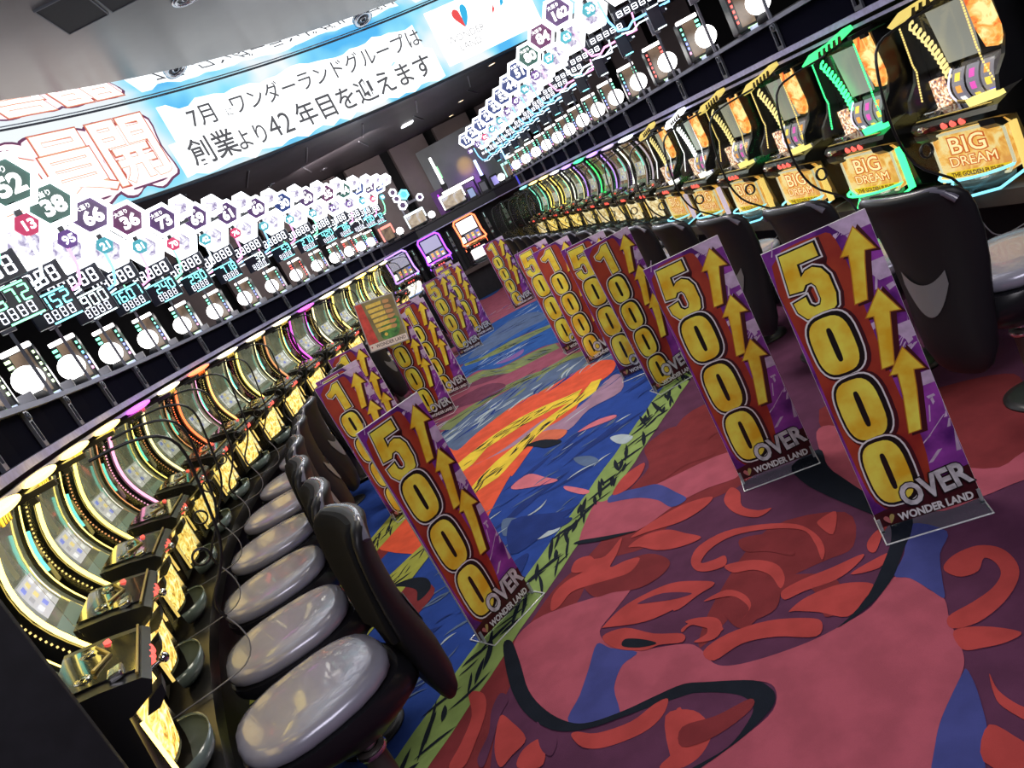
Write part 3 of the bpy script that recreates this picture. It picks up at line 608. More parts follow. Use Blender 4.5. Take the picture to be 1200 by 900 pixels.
def back_wall():
    mb = MB()
    mb.patch(lambda a, b: ring_pt(-3 + 22 * a, 12.55, 3.0 * b), 60, 1, 0, False)
    w = tag(link('wall_back', mb.mesh('wall_back', [mat('wall_gap_black', (0.012, 0.011, 0.013), .8)])), kind='structure')
    pm = mat('wall_panel_brown', (0.25, 0.20, 0.20), 0.8, noise=0.08, nscale=2, bump=.15, bscale=90)
    # panel edges taken in the ring's angle: one panel every 0.88 m
    base = math.atan2(13.554 - CY, -1.384 - CX); stepa = .905 / 12.4; wa = .70 / 12.4
    for k in range(-4, 8):
        a0 = base - stepa * k
        b = MB()
        r0, r1 = 12.36, 12.46
        pts = [(CX + r * cos(a), CY + r * sin(a)) for r in (r0, r1) for a in (a0, a0 - wa)]
        b.prism([pts[0], pts[1], pts[3], pts[2]], 0.0, 2.985, 'xy')
        link('panel', b.mesh('panel', [pm]), w)
    # plain side and rear walls that close the hall
    wm = mat('wall_dark', (0.05, 0.048, 0.055), .8)
    for nm, x0, x1, y0, y1 in (('wall_left', -7.1, -7.0, -5, 13), ('wall_right', 8, 8.1, -5, 16), ('wall_front', -7, 8, -5.1, -5)):
        b = MB(); b.box(x0, x1, y0, y1, 0, 3.95); tag(link(nm, b.mesh(nm, [wm])), kind='structure')
    # grey projecting wall block right of the brown panels
    r = root('partition_block', (.50, 14.35, 0), radians(-8), 'dark grey wall block behind the far machines, washed with purple light', 'partition')
    b = MB(); b.box(-.75, 1.1, -.28, .25, 0, 2.72); link('block', b.mesh('block', [mat('partition_grey', (0.20, 0.215, 0.215), .55, noise=.1, nscale=2)]), r)
    b = MB(); b.box(-.75, 1.1, -.30, -.28, 0.02, 1.5); link('lower_cladding', b.mesh('lower_cladding', [MATTE]), r)
    def spot(name, loc, tgt, e, col, ang, blend):
        l = bpy.data.lights.new(name, 'SPOT'); l.energy = e; l.color = col; l.spot_size = ang; l.spot_blend = blend; l.shadow_soft_size = .02
        o = bpy.data.objects.new(name, l); o.location = loc; o.rotation_euler = (Vector(tgt) - Vector(loc)).to_track_quat('-Z', 'Y').to_euler(); COL.objects.link(o)
    spot('purple_uplight', (.45, 13.75, 1.75), (.35, 14.1, 1.95), 7, (.50, .06, 1.0), radians(130), 1.0)
    spot('amber_spotlight', (.30, 12.7, 2.8), (.40, 14.07, 2.13), 150, (1.0, .55, .02), radians(14), 1.0)
back_wall()
# ---------------------------------------------------------------- islands (counter, core wall, kick plate) and rails
def island(row, u0, u1, name, label):
    x, y, h = row.at((u0 + u1) / 2, .3)
    r = root(name, (x, y, 0), 0, label, 'counter', rot=(0, 0, 0)); inv = Matrix.Translation(-Vector((x, y, 0)))
    def part(nm, prof, m, lab=None):
        mb = row.sweep(prof, u0, u1); mb.v = [tuple(inv @ Vector(v)) for v in mb.v]
        o = link(nm, mb.mesh(nm, [m]), r)
        if lab: o['label'] = lab
    cm = mat('counter_laminate', (0.10, 0.075, 0.068), 0.4, noise=.15, nscale=6) if row is R else mat('counter_black', (.014, .013, .013), .3)
    part('counter_board', [(-.02, .49), (.62, .49), (.62, .555), (-.02, .555)], cm)
    part('kick_panel', [(.14, 0.0), (.60, 0.0), (.60, .488), (.14, .488)], MATTE)
    part('core_wall', [(.47, .557), (.60, .557), (.60, 1.60), (.47, 1.60)], MATTE)
    return r
island(L, -.74, 16.6, 'machine_counter', 'long curved black counter carrying the left row of slot machines')
island(R, -2.0, 15.6, 'machine_counter', 'long curved counter carrying the right row of slot machines')

def rack(row, u0, u1, label):
    x, y, h = row.at((u0 + u1) / 2, .2); o3 = Vector((x, y, 1.385))
    r = root('counter_rack', o3, 0, label, 'rack')
    def part(nm, prof, m, uu=(u0, u1), step=.5, par=r):
        mb = row.sweep(prof, uu[0], uu[1], step); mb.v = [tuple(Vector(v) - o3) for v in mb.v]
        return link(nm, mb.mesh(nm, [m]), par)
    part('lower_rail', [(.06, 1.385), (.10, 1.385), (.10, 1.412), (.06, 1.412)], STEEL)
    part('lower_rail', [(.075, 1.352), (.09, 1.352), (.09, 1.366), (.075, 1.366)], STEEL)
    part('shelf', [(.05, 1.552), (.46, 1.552), (.46, 1.572), (.05, 1.572)], mat('shelf_metal', (.26, .27, .36), .5, .5))
    pm = mat('rack_panel_black', (0.004, 0.004, 0.010), 1.0, spec=.02)
    clipm = mat('clip_metal', (0.15, 0.16, 0.20), 0.3, 0.6)
    k = math.ceil(u0)
    b = MB()       # clip: slotted bracket with an eyelet
    for x0, x1, z0, z1 in ((-.026, -.018, 1.415, 1.55), (.018, .026, 1.415, 1.55), (-.018, .018, 1.415, 1.435), (-.018, .018, 1.51, 1.55), ): b.box(x0, x1, -.006, .006, z0, z1)
    b.lathe([(.010, -.012), (.016, -.012), (.016, -.006), (.010, -.006)], (0, 0, 1.53), axis='y', n=10)
    clip = b.shift((0, 0, -1.385)).mesh('clip', [clipm])
    while k < u1 - .5:
        part('panel', [(.075, 1.414), (.085, 1.414), (.085, 1.55), (.075, 1.55)], pm, (k - .46, k + .46), .46)
        px, py, a = row.place_at(k + .5, .066)
        link('clip', clip, r, Matrix.Translation((px - o3.x, py - o3.y, 0)) @ Matrix.Rotation(a, 4, 'Z'))
        k += 1
    # hanging stays that carry the rack on the core wall
    b = MB()
    k = math.ceil(u0)
    while k < u1 - .5:
        for d0, d1, z0, z1 in ((.10, .47, 1.39, 1.405),):
            x0, y0, _ = row.at(k + .5, d0); x1, y1, _ = row.at(k + .5, d1)
            b.tube([(x0 - o3.x, y0 - o3.y, z0 - o3.z), (x1 - o3.x, y1 - o3.y, z0 - o3.z)], .008, 0, 6)
        k += 1
    link('stay', b.mesh('stay', [clipm]), r)['kind'] = 'stuff'
    return r
rack(L, -1.0, 16.4, 'long steel rack of black panels above the left row of machines')
rack(R, -2.0, 14.2, 'long steel rack of black panels above the right row of machines')

# ---------------------------------------------------------------- slot machines
LED = {'yellow': em('led_yellow', (1.0, .74, .16), 5.0), 'pale': em('led_pale', (1.0, .86, .48), 3.2), 'pink': em('led_pink', (1.0, .36, .68), 3.0), 'red': em('led_red', (1.0, .16, .06), 4.0),
       'copper': em('led_copper', (.85, .36, .16), 1.6), 'magenta': em('led_magenta', (.85, .10, .85), 3.0), 'green': em('led_green', (.04, .9, .22), 3.5), 'white': em('led_white', (.9, .92, 1.0), 3.0),
       'violet': em('led_violet', (.45, .25, 1.0), 2.6), 'teal': em('led_teal', (.25, .95, .85), 2.2), 'purple': em('led_purple', (.30, .06, 1.0), 4.0), 'orange': em('led_orange', (1.0, .45, .15), 3.2), 'lilac': em('led_lilac', (.75, .62, .85), 1.0)}
LEDDIM = {'yellow': em('bead_yellow', (.85, .62, .12), 1.3)}
CYAN = em('led_cyan', (.20, .95, .85), 1.5)
REDB = em('stop_button_red', (1.0, .10, .08), 2.2)
GOLD = mat('gold_trim', (.65, .48, .14), .3, .8)
TRAY = mat('tray_grey', (0.13, .17, .165), 0.22, coat=.4)
BELLY = mat('belly_glow', (.3, .2, .05), .4, col2=(.3, .25, .1), nscale=14)
def art(name, c1, c2, c3, scale, es, dist=0.0):
    """printed picture lit from behind: three colours broken up by noise"""
    m = bpy.data.materials.new(name); m.use_nodes = True; nt = m.node_tree; b = nt.nodes['Principled BSDF']
    tc = nt.nodes.new('ShaderNodeTexCoord'); n = nt.nodes.new('ShaderNodeTexNoise'); n.inputs['Scale'].default_value = scale; n.inputs['Detail'].default_value = 5; n.inputs['Distortion'].default_value = dist
    r = nt.nodes.new('ShaderNodeValToRGB'); e = r.color_ramp.elements
    e[0].position = .36; e[0].color = (*c1, 1); e[1].position = .62; e[1].color = (*c3, 1); q = e.new(.5); q.color = (*c2, 1)
    nt.links.new(tc.outputs['Object'], n.inputs['Vector']); nt.links.new(n.outputs['Fac'], r.inputs['Fac']); nt.links.new(r.outputs['Color'], b.inputs['Emission Color'])
    b.inputs['Emission Strength'].default_value = es; b.inputs['Base Color'].default_value = (.05, .04, .03, 1); b.inputs['Roughness'].default_value = .25
    MATS[name] = m; return m
BELLYA = art('belly_art_yellow', (.42, .20, .02), (1.0, .66, .14), (1.0, .90, .50), 26, 1.7, 1.6)
BELLYB = art('belly_art_gold', (.80, .34, .05), (1.0, .58, .14), (1.0, .80, .36), 14, 1.05, 1.2)
BELLYC = art('belly_art_pale', (.45, .28, .12), (.85, .65, .38), (1.0, .92, .75), 22, 1.5, 1.0)
FLAME = art('side_art_flame', (.75, .10, .02), (1.0, .40, .08), (1.0, .80, .36), 13, 1.45, 1.5)
SPARK = art('mini_art_sparkle', (.10, .05, .12), (.75, .35, .15), (1.0, .95, .8), 90, 1.6, 0)
LCDG = mat('lcd_grey', (.20, .21, .20), .35, emit=(.24, .25, .24), es=1.0)
GLASSD = mat('machine_glass', (.075, .08, .06), 0.12, coat=0.6, col2=(.13, .135, .10), nscale=8, emit='same', es=1.3)  # glow added to the glass itself so it looks lighter, not a lamp
BRONZE = art('machine_art_bronze', (.05, .03, .02), (.26, .15, .07), (.55, .38, .2), 9, .8, 1.2)
REELW = mat('reel_strip', (.2, .2, .23), .4, emit=(.24, .23, .33), es=.9)
SYM = [mat('symbol_blue', (.02, .03, .2), .4, emit=(.10, .14, .85), es=1.4), mat('symbol_magenta', (.2, .02, .15), .4, emit=(.85, .12, .60), es=1.3), mat('symbol_yellow', (.2, .15, .02), .4, emit=(1.0, .72, .10), es=1.5), mat('symbol_white', (.3, .3, .3), .4, emit=(.95, .95, 1.0), es=1.5), mat('symbol_orange', (.2, .1, .02), .4, emit=(1.0, .42, .08), es=1.3)]

def deck_part(k, w=.205, led=True):
    b = MB(); prof = [(.15, .93), (.05, .91), (-.035, .885), (-.05, .868), (-.035, .842), (.02, .822), (.15, .822)]
    b.prism(prof, -w, w, 'yz', 0)
    subs = []
    for x in (-.045, 0, .045):
        s = MB(); s.lathe([(.0001, -.053), (.010, -.052), (.0135, -.049), (.014, -.036)], (x, 0, .858), axis='y', n=12); subs.append(('stop_button', s, [REDB], 'red lit button'))
    s = MB(); s.tube([(-.125, -.04, .866), (-.125, -.075, .870)], .005); s.sphere((-.125, -.082, .871), .013, 0, 10); subs.append(('start_lever', s, [CHROME]))
    s = MB(); s.box(-.17, -.11, -.005, .03, .900, .918, 0, .006); subs.append(('bet_button', s, [CHROME])); s = MB(); s.lathe([(.0001, .922), (.008, .921), (.010, .905)], (.13, .04, 0), 0, 12); subs.append(('bet_button', s, [REDB], 'small red button'))
    s = MB(); s.prism([(.145, .9325), (.05, .9125), (-.028, .890), (-.028, .893), (.05, .916), (.145, .936)], -.15, .15, 'yz'); subs.append(('deck_plate', s, [GLOSSB]))
    for x0 in (-.165, .165):
        s = MB(); s.lathe([(.010, .0), (.016, .004), (.020, .0)], (x0 * .55, .085, .925), 0, 12); subs.append(('ring', s, [CHROME]))
    s = MB(); s.tube([(-.08, .06, .925), (.02, .03, .913), (.10, .06, .925)], .005, 0, 6); s.tube([(-.19, -.03, .895), (.19, -.03, .895)], .004, 0, 6); subs.append(('trim_line', s, [GOLD]))
    for x0 in (-.20, .13):
        s = MB(); s.prism([(-.06, .846), (-.02, .830), (.0, .80), (-.03, .80), (-.055, .82)], x0, x0 + .07, 'yz'); subs.append(('bumper', s, [BLACK]))
    k.part('control_deck', b, [mat('deck_black', (.012, .012, .014), .34)], subs)
def tray_part(k, glow=None):
    b = MB(); n = 12; rim = []
    pr = [(.125, .0, .622), (.132, 0, .626), (.122, 0, .585), (.09, 0, .562), (.001, 0, .558)]
    rings = []
    for r, _, z in pr: rings.append([(r * 1.15 * cos(pi + pi * i / n), .02 + .62 * r * sin(pi + pi * i / n), z) for i in range(n + 1)])
    b.v = []; v = [p for r in rings for p in r]; m = n + 1
    b.add(v, [(i * m + q, i * m + q + 1, (i + 1) * m + q + 1, (i + 1) * m + q) for i in range(len(rings) - 1) for q in range(n)], 0, True)
    subs = []
    if glow:
        s = MB(); s.tube([(-.17, -.0, .645)] + [(.19 * cos(pi + pi * i / 10), .02 + .125 * sin(pi + pi * i / 10), .642) for i in range(1, 10)] + [(.17, .0, .645)], .006, 0, 6); s.tube([(-.18, .03, .60), (-.12, -.05, .565), (0, -.085, .560), (.12, -.05, .565), (.18, .03, .60)], .006, 0, 6); subs = [('tray_light', s, [glow], 'pale blue lit edge')]
    k.part('coin_tray', b, [TRAY], subs)

def curve_y(t): return .165 - .055 * t + .085 * sin(pi * t)
def curve_z(t): return 1.315 - .505 * t
def kit_arc():
    """machine with a long hollow-curved glass between two light strips"""
    k = Kit('slot_machine', .556)
    b = MB(); b.box(-.215, .215, .28, .455, .557, 1.325, 0, .006)
    for s in (-1, 1):
        pr = [(curve_y(t / 10), curve_z(t / 10)) for t in range(11)] + [(.285, .80), (.285, 1.325)]
        b.prism(pr, s * .20, s * .218, 'yz', 0)
    b.prism([(.285, .83), (.03, .825), (.055, .60), (.17, .557), (.285, .557)], -.205, .205, 'yz', 0)
    k.part('cabinet', b, [BLACK])
    b = MB(); b.sphere((0, .030, 1.350), 1, 0, 18, (.195, .038, .015)); k.part('top_lamp', b, [em('lamp_main', (1, .8, .3), 4.0)])
    b = MB(); b.box(-.19, .19, .045, .285, 1.315, 1.335, 0, .006)
    for i in range(4): b.prism([(-.02 + .035 * i, 1.312), (-.005 + .035 * i, 1.312), (.015 + .035 * i, 1.334), (.0 + .035 * i, 1.334)], .038, .046, 'xz', 1)
    k.part('top_trim', b, [BLACK, GOLD])
    b = MB(); b.tube([(-.203, curve_y(t / 14) - .010, curve_z(t / 14)) for t in range(15)], .0075, 0, 8); k.part('light_strip', b, [em('strip_main', (1, .8, .3), 5.0)])
    b = MB(); b.tube([(.198, curve_y(t / 14) - .004, curve_z(t / 14)) for t in range(15)], .0025, 0, 6); b.tube([(.196, curve_y(t / 14) - .014, curve_z(t / 14)) for t in range(3, 8)], .0055, 1, 8); k.part('light_strip', b, [em('strip_thin', (1, .8, .3), 1.0), CYAN], label='thin strip with a cyan lit middle')
    b = MB()
    for i in range(30):
        t = .1 + .86 * i / 29; b.box(-.2225, -.218, curve_y(t) + .020, curve_y(t) + .025, curve_z(t) - .003, curve_z(t) + .003)
    for i in range(16):
        t = .42 + .5 * i / 15; b.box(.218, .221, curve_y(t) + .020, curve_y(t) + .024, curve_z(t) - .002, curve_z(t) + .002)
    k.part('bead_lights', b, [em('strip_bead', (1, .75, .25), 1.4)])
    b = MB(); b.patch(lambda a, c: (-.150 + .345 * a, curve_y(c) + .012, curve_z(c)), 1, 12, 0)
    b.patch(lambda a, c: (-.199 + .049 * a, curve_y(c) + .012, curve_z(c)), 1, 12, 1)
    s = MB(); s.patch(lambda a, c: (-.10 + .20 * a, curve_y(.42 + .24 * c) + .006, curve_z(.42 + .24 * c)), 1, 4, 0)
    rnd = random.Random(4)
    for i in range(3):
        for j in range(3):
            t0 = .44 + .07 * j
            s.patch(lambda a, c: (-.082 + .062 * i + .036 * a, curve_y(t0 + .038 * c) + .003, curve_z(t0 + .038 * c)), 1, 1, 1 + rnd.randrange(4))
    s2 = MB(); s2.patch(lambda a, c: (.115 + .01 * a, curve_y(.40 + .26 * c) + .004, curve_z(.40 + .26 * c)), 1, 4, 0)
    s3 = MB(); s3.patch(lambda a, c: (-.13 + .27 * a, curve_y(.72 + .18 * c) + .006, curve_z(.72 + .18 * c)), 1, 3, 0)
    s4 = MB(); s4.patch(lambda a, c: (-.14 + .05 * a + .09 * c, curve_y(.03 + .36 * c) + .006, curve_z(.03 + .36 * c)), 1, 6, 0)
    k.part('front_glass', b, [GLASSD, GLOSSB], [('reel_window', s, [mat('reel_pale', (.3, .3, .3), .4, emit=(.50, .50, .54), es=1.0), mat('block_white', (.3, .3, .3), .4, emit=(.9, .9, .95), es=1.0), mat('block_blue', (.1, .1, .3), .4, emit=(.22, .28, .75), es=1.0), mat('block_grey', (.2, .2, .2), .4, emit=(.38, .38, .42), es=1.0), mat('block_yellow', (.3, .25, .1), .4, emit=(.80, .66, .28), es=1.0)]), ('bright_bar', s2, [em('window_bar', (.9, .92, 1.0), 1.8)]), ('info_panel', s3, [mat('info_panel_green', (.10, .13, .11), .2, emit=(.16, .22, .18), es=.8)]), ('diagonal_bar', s4, [mat('diagonal_bar_olive', (.18, .17, .10), .4, emit=(.2, .19, .12), es=.7)])])
    deck_part(k)
    b = MB(); b.patch(lambda a, c: (-.165 + .33 * a, -.022 + .055 * (2 * a - 1) ** 2 + .035 * c, .81 - .175 * c), 10, 4, 0)
    s = MB()
    for x0, x1 in ((-.175, -.165), (.165, .175)): s.box(x0, x1, .02, .08, .63, .812)
    s.patch(lambda a, c: (-.17 + .34 * a, -.026 + .055 * (2 * a - 1) ** 2 + .035 + .004 * c, .638 - .012 * c), 10, 1, 0)
    k.part('belly_panel', b, [BELLYA], [('belly_frame', s, [CHROME])])
    for x0, z0, z1 in ((-.212, .64, .80), (.206, .70, .81)):
        b = MB(); b.box(x0, x0 + .006, .01, .02, z0, z1, 0, .002); k.part('side_light', b, [em('side_main', (1, .70, .2), 1.1)])
    tray_part(k)
    return k

def kit_dream():
    """machine with straight upper screen, flame side panel, coil light and bulging reel window"""
    k = Kit('slot_machine', .556)
    b = MB(); b.box(-.225, .225, .15, .455, .557, 1.315, 0, .006)
    pr = [(.07, 1.31), (.075, 1.10), (.05, 1.04), (-.005, .985), (-.02, .93), (.16, .92), (.16, 1.31)]
    for s in (-1, 1): b.prism(pr, s * .21, s * .228, 'yz', 0)
    b.prism([(.16, .83), (.03, .825), (.055, .60), (.16, .56)], -.215, .215, 'yz', 0)
    k.part('cabinet', b, [BLACK])
    b = MB()
    b.prism([(-.20, 1.30), (-.12, 1.335), (.02, 1.348), (.15, 1.375), (.16, 1.355), (.03, 1.322), (-.08, 1.31), (-.18, 1.285)], .0, .05, 'xz', 0)
    s = MB()
    for i in range(5): s.prism([(-.06 + .04 * i, 1.300 + .006 * i), (-.045 + .04 * i, 1.300 + .006 * i), (-.03 + .04 * i, 1.330 + .006 * i), (-.045 + .04 * i, 1.330 + .006 * i)], -.004, .004, 'xz', 0)
    k.part('top_lamp', b, [em('lamp_main', (1, .8, .3), 4.0)], [('lamp_ornament', s, [mat('ornament_dark', (.05, .04, .012), .3, .5)])])
    b = MB(); b.flat([(-.105, 1.285), (.10, 1.285), (.085, 1.065), (-.075, 1.065)], .10, 0); k.part('upper_screen', b, [LCDG])
    b = MB(); b.flat([(-.20, 1.29), (-.105, 1.285), (-.075, 1.065), (-.06, 1.02), (-.20, .97)], .112, 0); k.part('side_recess', b, [GLOSSB])
    b = MB(); pts = []
    n = 60
    for i in range(n + 1):
        t = i / n; a = t * 2 * pi * 12
        cx = -.165 + .10 * t + .02 * sin(t * pi); cz = 1.27 - .25 * t
        pts.append((cx + .014 * cos(a), .075 + .010 * sin(a), cz + .012 * sin(a)))
    b.tube(pts, .0055, 0, 5); k.part('coil_light', b, [em('coil_main', (.95, .85, .5), 1.6)])
    b = MB()
    for x0, side in ((-.205, 1), (.115, -1)):
        for i in range(30):
            t = i / 29; z = 1.29 - .32 * t
            x = x0 + (side * .05 * max(0, (t - .55) / .45) ** 1.2 if side > 0 else .085 * max(0, (t - .62) / .38) ** 1.3)
            y = .06 - .06 * max(0, (t - .65) / .35)
            b.box(x - .003, x + .003, y - .004, y, z - .004, z + .004)
    k.part('bead_lights', b, [em('strip_bead', (1, .75, .25), 1.4)])
    b = MB(); b.prism([(.135, 1.31), (.215, 1.31), (.228, 1.14), (.215, 1.075), (.165, 1.085), (.145, 1.16)], .045, .075, 'xz', 0); k.part('side_art', b, [FLAME])
    # reels: three drums seen through a bulging window
    b = MB(); b.box(-.05, .19, .13, .15, .885, 1.045); subs = []
    rnd = random.Random(9)
    for i in range(3):
        x0 = -.03 + .07 * i
        s = MB(); s.patch(lambda a, c: (x0 + .060 * a, .09 - .055 * sin(pi * (.15 + .7 * c)), .895 + .145 * c), 1, 8, 0)
        for j in range(3):
            c0 = .06 + .32 * j
            s.patch(lambda a, c: (x0 + .017 + .026 * a, .0875 - .055 * sin(pi * (.15 + .7 * (c0 + .2 * c))), .895 + .145 * (c0 + .2 * c)), 1, 2, 1 + rnd.randrange(5))
        subs.append(('reel', s, [REELW] + SYM))
    s = MB(); s.tube([(-.042, .09 - .06 * sin(pi * (.1 + .8 * i / 10)), .89 + .155 * i / 10) for i in range(11)], .004, 0, 6); subs.append(('window_edge', s, [em('window_edge_white', (.75, .72, .95), 1.6)]))
    s = MB(); s.patch(lambda a, c: (-.046 + .24 * a, .082 - .065 * sin(pi * (.1 + .8 * c)), .885 + .165 * c), 1, 10, 0); subs.append(('window_glass', s, [ACR]))
    k.part('reel_window', b, [GREYP], subs)
    b = MB(); b.box(-.135, -.075, .04, .06, .895, 1.03); k.part('mini_panel', b, [SPARK])
    deck_part(k, .215)
    b = MB(); b.prism([(.06, .925), (.20, .935), (.21, .905), (.07, .895)], -.015, .02, 'xz', 0); k.part('deck_light', b, [em('strip_main', (1, .8, .3), 2.0)])
    oct_ = [(-.15, .815), (.16, .815), (.185, .79), (.185, .655), (.15, .615), (-.13, .615), (-.17, .65), (-.17, .795)]
    b = MB(); b.prism(oct_, -.012, .05, 'xz', 0)
    s = text_mb('BIG', .098, .006, 'CENTER', 1.25, None, -.0135, 0, (.0, .755)); text_mb('DREAM', .058, .004, 'CENTER', 1.25, s, -.0135, 0, (.005, .689))
    s4 = text_mb('BIG', .098, .0005, 'CENTER', 1.25, None, -.0145, 0, (.0, .755)); text_mb('DREAM', .058, .0, 'CENTER', 1.25, s4, -.0145, 0, (.005, .689))
    s2 = text_mb('THE GOLDEN PUSHER', .026, .001, 'CENTER', 1.0, None, -.0145, 0, (.005, .635))
    s3 = MB(); s3.box(-.15, .165, -.0135, -.012, .622, .650)
    sf = MB(); q = oct_ + [oct_[0]]
    for (x0, z0), (x1, z1) in zip(q[:-1], q[1:]): sf.tube([(x0, -.014, z0), (x1, -.014, z1)], .006, 0, 6)
    k.part('belly_panel', b, [BELLYB], [('lettering', s, [mat('belly_letter_red', (.2, .03, .01), .5, emit=(.62, .13, .02), es=1)]), ('lettering', s4, [em('belly_letter_cream', (1.0, .80, .42), 1.15)]), ('banner', s3, [mat('belly_banner', (.2, .15, .0), .5, emit=(.85, .58, .02), es=1)]), ('lettering', s2, [mat('belly_letter_brown', (.05, .02, .0), .5, emit=(.12, .04, .0), es=1)]), ('belly_frame', sf, [mat('belly_frame_glow', (.4, .38, .3), .3, emit=(.75, .72, .5), es=.8)])])
    for x0, x1, z0, z1 in ((.194, .210, .60, .80), (-.205, -.190, .60, .66)):
        b = MB(); b.box(x0, x1, .0, .03, z0, z1, 0, .005); k.part('side_light', b, [em('side_main', (1, .70, .2), 1.1)])
    tray_part(k, em('tray_cyan', (.25, .75, 1.0), 1.6))
    return k

def kit_box():
    """machine facing the camera at the far end: framed screen over framed reels and a lit belly"""
    k = Kit('slot_machine', .556)
    b = MB(); b.box(-.235, .235, .10, .455, .557, 1.35, 0, .01); b.prism([(.10, .83), (.0, .825), (.03, .58), (.10, .56)], -.21, .21, 'yz'); k.part('cabinet', b, [BLACK])
    b = MB(); fr = [(-.17, 1.37), (.15, 1.37), (.20, 1.32), (.205, 1.05), (.235, .93), (-.205, .93), (-.185, 1.05), (-.20, 1.32)]; q = fr + [fr[0]]
    for (x0, z0), (x1, z1) in zip(q[:-1], q[1:]): b.tube([(x0, .08, z0), (x1, .08, z1)], .014, 0, 6)
    k.part('light_strip', b, [em('strip_main', (1, .8, .3), 5.0)])
    b = MB(); b.box(-.155, .16, .085, .10, 1.12, 1.33); k.part('upper_screen', b, [em('screen_cool', (.85, .85, 1.0), 1.2)])
    b = MB(); b.box(-.11, .17, .085, .10, .96, 1.10)
    subs = []
    rnd = random.Random(3)
    for i in range(3):
        s = MB(); x0 = -.10 + .09 * i; s.box(x0, x0 + .08, .078, .085, .97, 1.09, 0)
        for j in range(3): s.box(x0 + .02, x0 + .06, .074, .078, .978 + .037 * j, 1.005 + .037 * j, 1 + rnd.randrange(5))
        subs.append(('reel', s, [REELW] + SYM))
    k.part('reel_window', b, [GREYP], subs)
    b = MB(); b.box(-.185, -.125, .07, .10, .97, 1.07, 0, .01); k.part('mini_panel', b, [em('mini_white', (1, .98, .95), 2.0)])
    deck_part(k, .2)
    b = MB(); b.patch(lambda a, c: (-.15 + .30 * a, -.02 + .02 * c, .815 - .17 * c), 4, 4); k.part('belly_panel', b, [art('belly_art_white', (.75, .55, .55), (1, .92, .85), (1, 1, 1), 25, 1.8, 1)])
    for x0, z0, z1 in ((.18, .83, .93), (-.21, .80, .86)):
        b = MB(); b.box(x0, x0 + .03, .04, .06, z0, z1, 0, .006); k.part('side_light', b, [em('side_main', (1, .70, .2), 1.1)])
    tray_part(k, em('tray_glow', (.3, .5, 1.0), 1.0))
    return k

KA, KD, KB = kit_arc(), kit_dream(), kit_box()
def over(c, c2=None, lamp=None, belly=None, glass=None):
    c2 = c2 or c; lamp = lamp or c
    d = {'strip_main': LED[c], 'strip_thin': LED[c2], 'strip_bead': LED[c2] if c2 in ('copper', 'lilac') else MATS['strip_bead'], 'lamp_main': LED[lamp], 'coil_main': LED[c]}
    if c in ('pink', 'magenta', 'red', 'green', 'white', 'violet', 'teal'): d['strip_bead'] = LED[c]
    if belly: d['belly_art_yellow'] = belly
    if glass: d['machine_glass'] = glass
    if c == 'green': d['tray_cyan'] = LED['green']
    return d
LCOL = [('yellow', 'yellow', 'yellow'), ('yellow', 'yellow', 'yellow'), ('yellow', 'yellow', 'yellow'), ('yellow', 'copper', 'yellow'), ('pink', 'yellow', 'magenta'), ('pale', 'copper', 'pale'), ('red', 'pink', 'red'), ('orange', 'pale', 'pale'),
        ('yellow', 'pale', 'pale'), ('copper', 'yellow', 'pale'), ('magenta', 'magenta', 'magenta'), ('pale', 'pale', 'pale'), ('yellow', 'pale', 'pale'), ('yellow', 'yellow', 'yellow'), ('yellow', 'yellow', 'yellow'), ('yellow', 'pale', 'pale')]
GRP_L = 'curved-glass slot machines along the left row'
LNAME = {'yellow': 'yellow', 'pink': 'pink', 'pale': 'pale yellow', 'red': 'red', 'orange': 'orange', 'copper': 'copper', 'magenta': 'magenta'}
for i, (a, b_, c) in enumerate(LCOL):
    x, y, r = L.place_at(i, 0.03)
    lab = 'slot machine with %s curved light strip, %s from the front of the left row' % (LNAME[a], ORD[i])
    ov = over(a, b_, c)
    if i == 0: ov['side_main'] = LED['yellow']
    KA.place(x, y, r, lab, 'slot machine', GRP_L, ov)
GRP_R = 'slot machines along the right row'
RCOL = [('D', 'yellow', 'yellow'), ('D', 'yellow', 'yellow'), ('D', 'green', 'green'), ('D', 'yellow', 'yellow'), ('D', 'yellow', 'yellow'), ('D', 'white', 'white'), ('D', 'white', 'yellow'), ('A', 'lilac', 'white'), ('A', 'white', 'lilac'), ('A', 'violet', 'violet'),
        ('A', 'green', 'green'), ('A', 'violet', 'violet'), ('A', 'white', 'white'), ('A', 'yellow', 'yellow'), ('A', 'yellow', 'yellow')]
